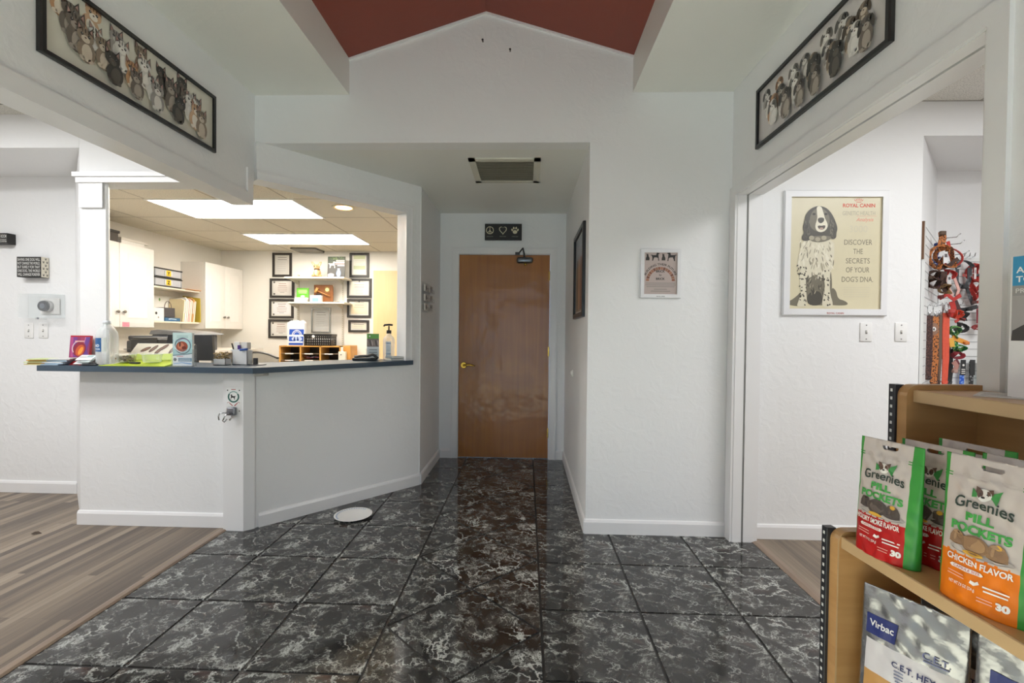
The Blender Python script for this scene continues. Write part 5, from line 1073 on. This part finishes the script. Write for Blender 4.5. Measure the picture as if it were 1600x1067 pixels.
def card(px0, py0, px1, py1, Y, c, p):
    u, v = at(px0, py0, Y), at(px1, py1, Y); bb = MB(); bb.box(u.x, Y-.002, v.z, v.x, Y, u.z, mat(c, .4)); m = (u.z-v.z); bb.box(u.x+.006, Y-.003, v.z+m*.5, v.x-.006, Y-.002, v.z+m*.8, mat('#5b5557', .4)); bb.build('tag_card', p)
def harness(label, px, py, Y): c = at(px, py, Y); return thing('hanging_harness', label, 'harness', c, 0, 'harnesses on the display')
t = harness('orange animal print harness bundle hanging topmost', 1472, 380, 3.05); b = MB()
line([(1472, 362), (1473, 372), (1471, 382), (1473, 392)], 3.03, .045, ORP); loop(1466, 402, 11, 19, 3.03, .03, ORP, rot=-.35); loop(1479, 402, 12, 17, 3.06, .03, ORP, rot=.5); line([(1454, 412), (1468, 420), (1484, 414), (1497, 404)], 3.05, .025, BRN, (0, 0, 1)); b.build('straps', t); card(1474, 393, 1481, 411, 3.02, '#dcdcdc', t); buckle(1473, 364, 3.02, .018, mat('#5a4636', .4), t)
t = harness('blue harness hanging behind the orange print bundle', 1464, 390, 3.09); b = MB(); line([(1463, 381), (1465, 390), (1461, 402), (1466, 418)], 3.09, .03, patm('#2f4fa0', '#d5d8e2')); loop(1466, 412, 6, 9, 3.09, .025, patm('#2f4fa0', '#d5d8e2')); b.build('straps', t); buckle(1464, 382, 3.085, .014, mat('#2b4a9a', .4), t)
t = harness('thin red harness loop sticking out beside the orange print bundle', 1488, 400, 3.12); b = MB(); loop(1488, 402, 11, 15, 3.12, .014, mat('#b8382f', .5)); line([(1481, 377), (1484, 390), (1489, 414)], 3.11, .02, mat('#c0342c', .5)); b.build('straps', t); buckle(1489, 414, 3.11, .014, mat('#a8302a', .4), t)
t = harness('dark brown and purple harness bundle below the orange print bundle', 1466, 440, 3.06); b = MB()
loop(1460, 430, 6, 6, 3.02, .03, BRN); loop(1460, 444, 7, 7, 3.02, .03, BRN); line([(1468, 426), (1470, 436), (1468, 452)], 3.07, .03, patm('#6a4a86', '#3a2830')); line([(1475, 424), (1473, 440), (1480, 458)], 3.06, .04, BRN); loop(1478, 452, 6, 7, 3.05, .025, patm('#8a6a42', '#3c2a1c')); b.build('straps', t); card(1480, 430, 1486, 444, 3.04, '#c9c8c8', t); buckle(1455, 434, 3.01, .016, mat('#4a3a30', .4), t)
RED = mat('#b5302a', .5, var=.2, scale=50)
t = harness('red harness with white edging draped under the brown bundle', 1484, 450, 3.12); b = MB(); loop(1482, 428, 6, 7, 3.1, .03, RED); line([(1478, 432), (1480, 445), (1488, 462)], 3.1, .018, mat('#d8a9a0', .5)); line([(1489, 428), (1494, 442), (1498, 452), (1495, 462)], 3.11, .018, mat('#d8a9a0', .5)); line([(1468, 466), (1480, 460), (1490, 468), (1501, 461)], 3.1, .025, RED, (0, 0, 1)); b.build('straps', t); buckle(1470, 464, 3.09, .016, mat('#7a2a28', .4), t)
GRY = patm('#3f4246', '#6b6e72', 40)
t = harness('charcoal grey step-in harness spread open on the slotted panel', 1507, 440, 3.40); b = MB()
loop(1506, 428, 11, 21, 3.40, .035, GRY, 30, .15*PI, .86*PI, 0); line([(1496, 420), (1495, 440), (1500, 448)], 3.40, .022, GRY); line([(1515, 418), (1515, 436), (1510, 448)], 3.40, .03, GRY); line([(1500, 447), (1510, 448)], 3.40, .03, GRY, (0, 0, 1)); line([(1500, 448), (1496, 456), (1493, 463)], 3.41, .018, GRY); line([(1510, 448), (1515, 462), (1520, 476)], 3.40, .022, GRY); b.build('straps', t); card(1504, 428, 1510, 432, 3.385, '#b5463f', t); buckle(1508, 448, 3.39, .02, mat('#2b2c2e', .4), t)
t = harness('bright red harness high on the slotted panel', 1522, 425, 3.42); b = MB(); loop(1522, 426, 6, 13, 3.41, .04, RED); line([(1516, 424), (1514, 428)], 3.41, .03, RED); b.build('straps', t); card(1522, 418, 1525, 436, 3.40, '#ded6d4', t); buckle(1529, 430, 3.41, .014, GRY, t)
t = harness('coiled red leash bundle under the bright red harness', 1524, 456, 3.42); b = MB(); loop(1524, 448, 5, 8, 3.41, .03, RED); loop(1524, 458, 5.5, 8, 3.40, .03, RED); loop(1526, 466, 5, 6, 3.41, .03, RED); b.build('straps', t); buckle(1522, 472, 3.40, .016, mat('#5a3a36', .4), t)
t = harness('red and black collar bundle beside the leash clips', 1489, 480, 3.15); b = MB(); line([(1487, 471), (1490, 482), (1484, 494)], 3.12, .035, RED); line([(1492, 470), (1496, 480), (1499, 486)], 3.13, .03, mat('#4a2a2a', .5)); loop(1494, 490, 5, 6, 3.14, .03, mat('#d8523c', .5)); b.build('straps', t); buckle(1487, 486, 3.1, .018, mat('#b03a34', .4), t)
t = harness('black harness bundle with round clips below the grey harness', 1503, 500, 3.3); b = MB(); line([(1494, 484), (1506, 484), (1516, 482), (1527, 479)], 3.30, .028, mat('#2e2f31', .5), (0, 0, 1)); loop(1504, 494, 6, 6, 3.28, .03, DARK); loop(1501, 511, 6, 7, 3.28, .03, DARK); line([(1492, 503), (1500, 498), (1508, 500)], 3.27, .018, mat('#c5453f', .5), (0, 0, 1)); b.build('straps', t); buckle(1515, 483, 3.285, .016, BLACK, t)
t = harness('green and orange rope harness bundle low on the display', 1494, 530, 3.2); b = MB(); GRN = patm('#2f7a4a', '#8fb86a', 60); loop(1492, 519, 5, 8, 3.2, .03, GRN); line([(1488, 527), (1498, 531), (1511, 536)], 3.18, .03, mat('#e09a3c', .5), (0, 0, 1)); line([(1492, 533), (1494, 546), (1506, 547)], 3.19, .035, GRN); loop(1499, 544, 6, 4, 3.19, .03, GRN); line([(1486, 528), (1488, 542)], 3.17, .03, mat('#e6b04a', .5)); b.build('straps', t); buckle(1510, 536, 3.175, .016, mat('#d07a3a', .4), t)
t = harness('maroon collar roll under the green rope bundle', 1496, 558, 3.2); b = MB(); loop(1495, 554, 6, 5, 3.2, .03, mat('#9a3a44', .5)); line([(1490, 565), (1495, 572), (1490, 582)], 3.18, .03, mat('#b5847a', .5)); line([(1493, 562), (1497, 570)], 3.19, .025, mat('#6a2a34', .5)); b.build('straps', t); buckle(1492, 580, 3.17, .016, mat('#a88a80', .4), t)
t = harness('maroon harness partly hidden by the door casing', 1531, 500, 3.4); b = MB(); line([(1531, 480), (1531, 492), (1531, 505)], 3.4, .045, mat('#8a2f3c', .5)); line([(1521, 514), (1527, 509), (1533, 507)], 3.39, .02, mat('#9a3a3a', .5), (0, 0, 1)); loop(1529, 512, 5, 4, 3.39, .018, mat('#9a3a3a', .5)); b.build('straps', t); card(1526, 478, 1535, 484, 3.385, '#a8505a', t)
for i, (px, c1, c2, lab) in enumerate(((1503.5, '#2458c8', '#7fa4e6', 'blue packaged collar hanging low on the slotted panel'), (1518, '#2d2d2f', '#8a8a8c', 'black packaged collar hanging low on the slotted panel'), (1531, '#1f9ab0', '#8fd4dc', 'teal packaged collar next to the door casing'))):
    u, v = at(px, 562, 3.42), at(px, 601, 3.42); t = thing('hanging_collar', lab, 'collar', v, 0, 'packaged collars')
    b = MB(); b.box(u.x-.016, 3.415, v.z, u.x+.016, 3.425, u.z-.10 if i != 1 else u.z-.01, patm(c1, c2, 60), .004); b.build('collar', t)
    b = MB(); b.box(u.x-.017, 3.41, u.z-.11, u.x+.017, 3.414, u.z, mat('#2c2c2e', .4)); b.build('header_card', t) if i != 1 else b.build('clear_header', t)
    b = MB(FX((u.x, 3.41, u.z-.05))); b.ell(0, .012, .008, .008, .0006, WHITE); [b.rect(-.013, -.022-.014*q, .013, -.016-.014*q, .0006, WHITE) for q in range(3)]; 
    if i != 1: b.build('print', t)
for px, py, Y, ln, l in ((1478, 372, 3.12, .09, 'wire hook above the orange print bundle'), (1484, 382, 3.16, .09, 'wire hook beside the thin red harness'), (1492, 398, 3.22, .09, 'wire hook between thin red harness and slotted panel')):
    a = at(px, py, Y); hook((a.x, a.y, a.z), DN, .05, l)
for px, py, l in ((1503, 402, 'wire hook over the charcoal harness'), (1511, 402, 'second wire hook on the top slot of the panel'), (1519, 402, 'third wire hook on the top slot, over the bright red harness'), (1500, 476, 'wire hook under the charcoal harness')):
    a = at(px, py, 3.45); hook((a.x, 3.45, a.z), (-.5, -.85, 0), .06, l)

# ------------------------------------------------------------------ wooden display unit at the wall
GO_ = Vector((.836, 1.235, 0)); ga = .062
GL = Vector((sin(ga), -cos(ga), 0)); GI = Vector((cos(ga), sin(ga), 0))     # along the unit toward the camera, and into it
GT = frame(GO_, GI, (0, 0, 1), GL)                                          # a into the unit, b up, c toward the camera
t = thing('display_shelf', 'two tier maple display shelf with black slotted uprights', 'display shelf', GO_); LEN, D1, U0 = 1.15, .37, .185
def rounded(pts, i, r, n=5):
    p, a, c = Vector(pts[i]), Vector(pts[i-1]), Vector(pts[(i+1) % len(pts)]); u, v = (a-p).normalized()*r, (c-p).normalized()*r
    return [tuple(p+u*(1-sin(PI/2*k/n))+v*(1-cos(PI/2*k/n))) for k in range(n+1)]
P0 = [(-.012, 0), (D1, 0), (D1, 1.118), (U0-.02, 1.118), (U0-.02, .73), (-.012, .73)]
P1 = P0[:3]+rounded(P0, 3, .03)+[P0[4]]+rounded(P0, 5, .03)
for c0 in (-.028, LEN):
    b = MB(GT); b.prism(P1, c0, c0+.028, EDGE, MAPLE); b.prism([(p[0]*1.0+.004 if p[0] < 0 else p[0], p[1]) for p in P1], c0+.0281, c0+.0285, MAPLE); b.build('side_panel', t)
for a0, z, th, lab in ((0, .717, .026, 0), (U0, 1.105, .028, 0), (0.0, .285, .026, 0)):
    b = MB(GT); b.box(a0+.002, z-.002, 0, D1, z, LEN, MAPLEH); b.box(a0+.002, z-th, 0, D1, z-.002, LEN, MAPLE); b.box(a0-.004, z-th-.004, 0, a0+.002, z, LEN, EDGE, .002); b.build('shelf', t)
b = MB(GT); b.box(D1-.012, .02, 0, D1, 1.08, LEN, MAPLE); b.build('back_panel', t)
b = MB(GT); b.box(.03, 0, 0, .045, .09, LEN, EDGE); b.build('kick_board', t)
for a0, z1 in ((-.008, .728), (U0-.014, 1.116)):
    for c0 in (-.038,):
        b = MB(GT); b.box(a0-.012, 0.0 if a0 < 0 else .72, c0-.012, a0+.014, z1, c0+.009, mat('#34353a', .4, .4), .001)
        for i in range(int((z1-(0 if a0 < 0 else .73))/.022)):
            z = z1-.02-i*.022; b.box(a0-.0128, z, c0-.005, a0-.0118, z+.008, c0+.001, mat('#d8d8d6', .5, var=0)); b.box(a0-.006, z, c0-.0126, a0+.006, z+.008, c0-.0118, mat('#c8c8c6', .5, var=0))
        b.build('slotted_upright', t)['label'] = 'black slotted metal upright'

# ------------------------------------------------------------------ pouches
GREEN = mat('#2f8a30', .36, var=.14, scale=18); POUCH = mat('#bcb1ac', .38, var=.03, scale=12); REDP = mat('#b01717', .42, var=.06, spec=.3); ORGP = mat('#dd7410', .42, var=.06, spec=.3); FOIL = mat('#9a9ba0', .26, .85, var=.12, scale=10, bump=.5, bscale=14); VWH = mat('#cfcbd0', .3, var=.04); TAN = mat('#b98c55', .35, var=.2, scale=14)
def surf(w, h, d, seed=0, crinkle=.0012):
    def f(x, z, c):                                  # x from -w/2..w/2, z 0..h, c out of the front
        u, v = min(.5, max(-.5, x/w)), min(1, max(0, z/h))
        e = max(0, 1-(2*u)**2)
        bulge = (e**.55)*(1-v**1.5)*1.0+.02
        wr = crinkle*(sin(31*u+9*v+seed)*sin(23*v+seed)+.6*sin(47*v+13*u+seed*2))*(.3+e)
        return Vector((x*(1-.02*v), -d/2*bulge-wr-c, z-.010*(1-e)*0))
    return f
def pouch(name, label, loc, rz, w, h, d, pick, art, group, hole=True, seed=0, cat='treat pouch', lean=.0, face=True):
    t = thing(name, label, cat, loc, rz, group); F = surf(w, h, d, seed); NX, NZ = 60, 90; b = MB()
    L_ = lambda p: Vector((p.x, p.y+lean*p.z, p.z))
    G1 = [[b.P(L_(F(-w/2+w*i/NX, h*j/NZ, 0))) for i in range(NX+1)] for j in range(NZ+1)]
    def back(x, z): p = F(x, z, 0); return L_(Vector((p.x, -p.y*.9+.0005, p.z)))
    G2 = [[b.P(back(-w/2+w*i/NX, h*j/NZ)) for i in range(NX+1)] for j in range(NZ+1)]
    for j in range(NZ):
        for i in range(NX):
            u, v = (i+.5)/NX, (j+.5)/NZ
            if hole and .918 < v < .957 and abs(u-.5) < .115-.9*max(0, .936-v)-.9*max(0, v-.947): continue
            b.face([G1[j][i], G1[j][i+1], G1[j+1][i+1], G1[j+1][i]], pick(u, v), True); b.face([G2[j][i+1], G2[j][i], G2[j+1][i], G2[j+1][i+1]], pick(u, .98 if v > .5 else v), True)
    for i in range(NX): b.face([G1[0][i+1], G1[0][i], G2[0][i], G2[0][i+1]], pick(.5, .02)); b.face([G1[NZ][i], G1[NZ][i+1], G2[NZ][i+1], G2[NZ][i]], pick((i+.5)/NX, .98))
    for j in range(NZ):
        b.face([G1[j+1][0], G1[j][0], G2[j][0], G2[j+1][0]], pick(.0, .5)); b.face([G1[j][NX], G1[j+1][NX], G2[j+1][NX], G2[j][NX]], pick(1, .5))
    b.build('pouch', t, False)
    if face:
        b = MB(lambda a, bb, c: L_(F(a, bb, c))); art(b, w, h, .0016); b.build('front_print', t, False)
    for z in (h*.865, h*.845):
        if hole: b = MB(lambda a, bb, c: L_(F(a, bb, c))); [b.poly([(-w*.5+w*i/20, z), (-w*.5+w*(i+1)/20, z), (-w*.5+w*(i+1)/20, z+.0022), (-w*.5+w*i/20, z+.0022)], .001, pick(.5 if 1 < i < 16 else .0 if i < 2 else 1, .9)) for i in range(20)]; b.build('zip_seal', t, False)
    return t
def gre_pick(flav):
    def pick(u, v):
        g0, g1 = .05, .85
        if u < g0 or u > g1: return GREEN
        return flav if v < .335+.006*sin(u*60) else POUCH
    return pick
def greenies(flavor, chew, hi):
    def art(b, w, h, z):
        K = I('#22342a'); GN = I('#3e9a44'); e = .0004; cx = -.006
        # little dog head with green bow
        y = h*.755
        b.poly([(cx+.006, y+.004), (cx+.028, y+.018), (cx+.02, y-.012)], z, I('#3a8a44'), .008); b.poly([(cx-.006, y-.002), (cx-.02, y+.012), (cx-.02, y-.006)], z, I('#3a8a44'))
        for q in (-1, 1): b.poly([(cx+q*.004, y+.013), (cx+q*.014, y+.017), (cx+q*.013, y+.004)], z+e, I('#5a4034'))
        b.ell(cx, y+.003, .011, .012, z+2*e, I('#d8d2cc'), 0, 14); b.ell(cx-.006, y+.005, .005, .008, z+3*e, I('#5a4034'), 0, 10); b.ell(cx+.006, y+.005, .004, .007, z+3*e, I('#5a4034'), 0, 10); b.ell(cx, y-.004, .006, .005, z+4*e, I('#e4dfda'), 0, 10); b.ell(cx, y-.001, .003, .002, z+5*e, INK, 0, 8)
        for q in (-1, 1): b.ell(cx+q*.005, y+.005, .0014, .0014, z+5*e, INK, 0, 6)
        b.text('Greenies', cx, h*.665, .019, z, K, .094, 'C', .014, lambda p, q: (p, q*(1+2.5*abs(p)/.1*.2)-8*p*p*.35))
        b.text('PILL', cx-.002, h*.575, .0155, z, GN, .047, bold=.045); b.text('POCKETS', cx, h*.492, .0165, z, GN, .098, bold=.045)
        C1, C2, C3 = I(chew), I(hi), I('#d8a63c')
        b.ell(cx+.004, h*.374, .052, .008, z, I('#a59c98'))
        def dome(x, y0, s, tilt=0):
            b.poly([(x-.017*s, y0), (x+.017*s, y0), (x+.0165*s, y0+.014*s), (x+.011*s, y0+.026*s), (x-.011*s, y0+.026*s), (x-.0165*s, y0+.014*s)], z+2*e, C1, .008); b.ell(x, y0+.025*s, .0115*s, .0045*s, z+3*e, C2, 0, 12); b.ell(x, y0+.002, .017*s, .005*s, z+1.5*e, C1, 0, 12); b.ell(x-.006*s, y0+.014*s, .003*s, .009*s, z+3*e, C2, 0, 8)
        dome(cx-.034, h*.402, .85); b.ell(cx-.034, h*.402+.021, .004, .002, z+4*e, I('#2c2018'), 0, 8)
        b.ell(cx-.004, h*.425, .023, .018, z+2.5*e, C1, 0, 18); b.ell(cx-.003, h*.428, .017, .013, z+3*e, C2, 0, 16)
        dome(cx+.030, h*.376, .95); b.ell(cx+.031, h*.376+.024, .006, .005, z+4*e, C3, 0, 8); b.ell(cx-.006, h*.364, .017, .0042, z+4*e, C3, 0, 12)
        WT = I('#f0ebe6'); b.text(flavor, -w*.44 if len(flavor) > 15 else -w*.36, h*.283, .0115, z, WT, .105, 'L', .03)
        b.poly([(-.045, h*.235), (.004, h*.235), (.008, h*.247), (.004, h*.26), (-.045, h*.26), (-.049, h*.247)], z, WT, .012); b.text('CAPSULE SIZE', -.02, h*.241, .0045, z+e, I('#c0504a'), .044)
        b.poly([(-.012, h*.175), (-.005, h*.165), (.003, h*.185), (.0, h*.20), (-.004, h*.188), (-.010, h*.195)], z, WT)
        bars(b, .008, .046, h*.178, 2, .007, .0028, z, WT); bars(b, -.055, -.02, h*.20, 2, .006, .0015, z, I('#e6b3a8')); b.text('30', .038, h*.075, .0125, z, WT, .019, bold=.06); bars(b, -.0, .024, h*.10, 2, .006, .0014, z, I('#e6b3a8')); b.text('NET WT 7.9 OZ (224 g)' , -.026, h*.125, .006, z, WT, .045)
    return art
SHZ = .7175
RZ = -math.radians(73)                              # width runs toward the camera
def gpos(a, c): p = GT(a, 0, c); return (p.x, p.y, SHZ)
red_art, org_art = greenies('HICKORY SMOKE FLAVOR', '#4a3f3a', '#5d5049'), greenies('CHICKEN FLAVOR', '#8a6a4e', '#a5825f')
GRP = 'pill pocket pouches on the shelf'
pouch('treat_pouch', 'red banded treat pouch standing foremost, nearest to the far end of the shelf', (.866, 1.125, SHZ), RZ, .145, .276, .062, gre_pick(REDP), red_art, GRP, seed=1, lean=.03)
pouch('treat_pouch', 'red banded treat pouch half hidden behind the foremost red one', (.950, 1.10, SHZ), RZ, .150, .276, .055, gre_pick(REDP), red_art, GRP, seed=2, lean=.02)
pouch('treat_pouch', 'orange banded treat pouch with chicken flavor print', (.897, .915, SHZ), RZ, .158, .288, .066, gre_pick(ORGP), org_art, GRP, seed=3, lean=.03)
pouch('treat_pouch', 'pouch whose pale top shows just behind the orange banded one', (.99, .94, SHZ), RZ, .150, .282, .055, gre_pick(ORGP), org_art, GRP, seed=4, lean=.02)
pouch('treat_pouch', 'pouch at the back whose top shows right of the hidden red one', (1.03, 1.09, SHZ), RZ, .150, .28, .05, gre_pick(REDP), red_art, GRP, seed=5, lean=.02)
pouch('treat_pouch', 'rearmost pouch leaning against the back of the shelf', (1.085, .925, SHZ), RZ, .150, .285, .05, gre_pick(ORGP), org_art, GRP, seed=6, lean=.02)
def vpick(u, v):
    if v > .62 or u < .06 or u > .93: return FOIL
    return VWH if v > .40 or (u > .5 and v > .30+.3*(u-.5)) else TAN
def vart(big):
    def art(b, w, h, z):
        NV, e = I('#1d2a6b'), .0004; K = I('#2b3060')
        if big:
            b.poly([(-w*.40, h*.60), (w*.34, h*.60), (w*.34, h*.79), (-w*.40, h*.79)], z, NV, .012); b.text('Virbac', -w*.03, h*.66, .026, z+.0012, I('#e6e6ea'), w*.58, 'C', .02); b.poly([(-w*.3, h*.635), (w*.26, h*.635), (w*.26, h*.642), (-w*.3, h*.642)], z+.0012, I('#cfd2de'), .012)
            b.text('C.E.T.', w*.1, h*.48, .016, z, K)
        else:
            b.poly([(-w*.44, h*.66), (-w*.14, h*.66), (-w*.12, h*.80), (-w*.44, h*.80)], z, NV, .012); b.text('Virbac', -w*.28, h*.72, .016, z+.0012, I('#e6e6ea'), w*.25, 'C', .02)
            b.text('C.E.T.', w*.24, h*.665, .015, z+.001, I('#6a6f98'), w*.24, 'C', .01); b.poly([(w*.13, h*.648), (w*.35, h*.648), (w*.35, h*.656), (w*.13, h*.656)], z+.001, I('#6a6f98'))
            b.text('C.E.T. HEXtra', w*.10, h*.515, .014, z+.001, K, w*.50, 'C', .02); bars(b, -w*.14, w*.36, h*.487, 4, .007, .0028, z+.001, I('#6f7490'))
        for x in (-.02, .012, .045): b.poly([(x, .02), (x+.022, .02), (x+.02, h*.40), (x+.004, h*.41)], z, I('#c39a63' if x != .012 else '#5b4632'), .02)
    return art
RV = -math.radians(58)
GV = 'foil chew pouches on the lower shelf'
pouch('chew_pouch', 'silver foil chew pouch with a small blue logo, nearest to the side panel', (.905, 1.10, .2855), RV, .205, .335, .06, vpick, vart(False), GV, False, 7, 'chew pouch', .05)
pouch('chew_pouch', 'silver foil chew pouch mostly hidden behind its small logo twin', (1.03, 1.08, .2855), RV, .205, .325, .05, vpick, vart(False), GV, False, 8, 'chew pouch', .04)
pouch('chew_pouch', 'silver foil chew pouch with a large blue logo at the picture corner', (.95, .84, .2855), RV, .22, .40, .055, vpick, vart(True), GV, False, 9, 'chew pouch', .02)
# on top of the unit
p = GT(U0+.10, 1.1055, .12)
b = MB(frame(p, GI*.8-GL*.6, GI*.6+GL*.8, (0, 0, 1))); b.prism([(-.06, -.04), (.07, -.04), (.075, .06), (-.05, .05)], 0, .0025, mat('#c9c5c2', .3)); b.prism([(-.045, -.03), (.02, -.03), (.02, .02), (-.04, .02)], .0025, .003, mat('#a8a4a2', .35)); tag(b.build('flat_brochure'), 'grey brochure lying flat on top of the wooden display shelf', 'brochure')
t = thing('display_carton', 'white countertop carton with a blue heading and a dark photo', 'display carton', (1.13, 1.07, 1.1055)); DC = Vector((1.118, 1.108, 1.1055)); cu = Vector((.34, -.94, 0)); cn = Vector((-.94, -.34, 0)); T = frame(DC, cu, (0, 0, 1), cn)
b = MB(T); b.box(0, 0, -.10, .20, .14, 0, mat('#dedad8', .4)); b.build('carton', t)
b = MB(T); b.box(0, .14, -.1, .20, .325, -.096, mat('#dedad8', .4)); 
b = MB(T); b.box(.0, .13, -.006, .20, .325, -.001, mat('#dcd8d6', .4)); b.build('header_board', t)
b = MB(T); z = .0006; b.rect(.004, .258, .2, .325, z, I('#2f86b0')); b.text('A PET', .010, .287, .014, z+.0005, WHITE, al='L', bold=.02); b.text('TO PROTECT', .010, .266, .014, z+.0005, WHITE, al='L', bold=.02); b.rect(.004, .235, .2, .258, z, I('#8b8785')); b.text('PREVENT', .010, .241, .011, z+.0005, I('#c9c5c2'), al='L'); b.rect(.004, .132, .2, .235, z, I('#9a9492')); b.poly([(.004, .132), (.2, .132), (.2, .215), (.1, .20), (.05, .185), (.02, .165), (.006, .155)], z+.0003, I('#3a3634')); b.poly([(.03, .132), (.2, .132), (.2, .17), (.08, .165)], z+.0006, I('#57504c')); b.poly([(.043, .035), (.09, .035), (.09, .075), (.043, .075)], z, I('#b53a44')); b.build('print', t)
b = MB(T); b.box(.06, .0, -.19, .2, .36, -.12, DARK, .004); 
q = tag(b.build('dark_stand'), 'dark stand rising behind the white countertop carton', 'stand')
# ------------------------------------------------------------------ light
w = bpy.data.worlds.new('sky'); sc.world = w; w.use_nodes = True
bg = w.node_tree.nodes['Background']; bg.inputs[0].default_value = (.60, .80, 1, 1); bg.inputs[1].default_value = 3.0
def area(n, loc, rot, sx, sy, power, col, portal=False):
    l = bpy.data.lights.new(n, 'AREA'); l.shape = 'RECTANGLE'; l.size = sx; l.size_y = sy; l.energy = power; l.color = col
    if portal: l.cycles.is_portal = True
    o = bpy.data.objects.new(n, l); COL.objects.link(o); o.location = loc; o.rotation_euler = rot; return o
area('daylight_portal', (-.22, -2.40, 1.12), (PI/2, 0, 0), 1.85, 2.25, 1, (1, 1, 1), True)
sl = bpy.data.lights.new('sun', 'SUN'); sl.energy = 25; sl.angle = .03; sl.color = (.97, 1, .93); so = bpy.data.objects.new('sun', sl); COL.objects.link(so); so.rotation_euler = (math.radians(57), 0, 0)
DAYL = (.98, .99, 1)
for i, (x, y) in enumerate(((-3.4, .2), (-3.4, 1.7))): area('ceiling_lamp_plank_room', (x, y, 2.59), (0, 0, 0), 1.2, .6, 42, DAYL)
for i, (x, y) in enumerate(((2.6, .3), (2.9, 1.5))): area('ceiling_lamp_shop', (x, y, 2.65), (0, 0, 0), 1.2, .6, 40, (.98, .99, 1))
vs = sc.view_settings; vs.view_transform = 'Standard'; vs.look = 'None'; vs.gamma = 1; vs.exposure = 0; vs.use_curve_mapping = False
sc.cycles.max_bounces = 10; sc.cycles.diffuse_bounces = 6; sc.cycles.transparent_max_bounces = 16; sc.cycles.caustics_reflective = False; sc.cycles.caustics_refractive = False
sc.cycles.sample_clamp_indirect = 4
# reception ceiling lights
TROF = mat('#fff8ec', .5, var=0, emit=19)
for i, (x0, y0, x1, y1, lab) in enumerate(((-3.22, 3.83, -1.98, 4.43, 'wide glowing ceiling panel of the office nearer to the counter'), (-3.23, 5.17, -1.98, 5.74, 'wide glowing ceiling panel of the office near the certificates'))):
    t = thing('ceiling_light', lab, 'ceiling light', ((x0+x1)/2, (y0+y1)/2, 2.35), 0, 'office ceiling panels')
    b = MB(); b.box(x0, y0, 2.343, x1, y1, 2.349, TROF); b.build('diffuser', t)
    b = MB()
    for q in ((x0-.02, y0-.02, x1+.02, y0), (x0-.02, y1, x1+.02, y1+.02), (x0-.02, y0, x0, y1), (x1, y0, x1+.02, y1)): b.box(q[0], q[1], 2.34, q[2], q[3], 2.352, WHITE)
    b.build('frame', t)
t = thing('recessed_light', 'small round recessed ceiling light glowing warm', 'ceiling light', (-1.635, 4.075, 2.35))
b = MB(); b.lathe([(.068, .006), (.072, -.004), (.092, -.006), (.098, .0)], mat('#efe3c4', .35, var=0), (-1.635, 4.075, 2.348)); b.build('rim', t)
b = MB(); b.lathe([(.0, .0), (.07, .0)], mat('#ffe2ac', .5, var=0, emit=9), (-1.635, 4.075, 2.347)); b.build('bulb', t)
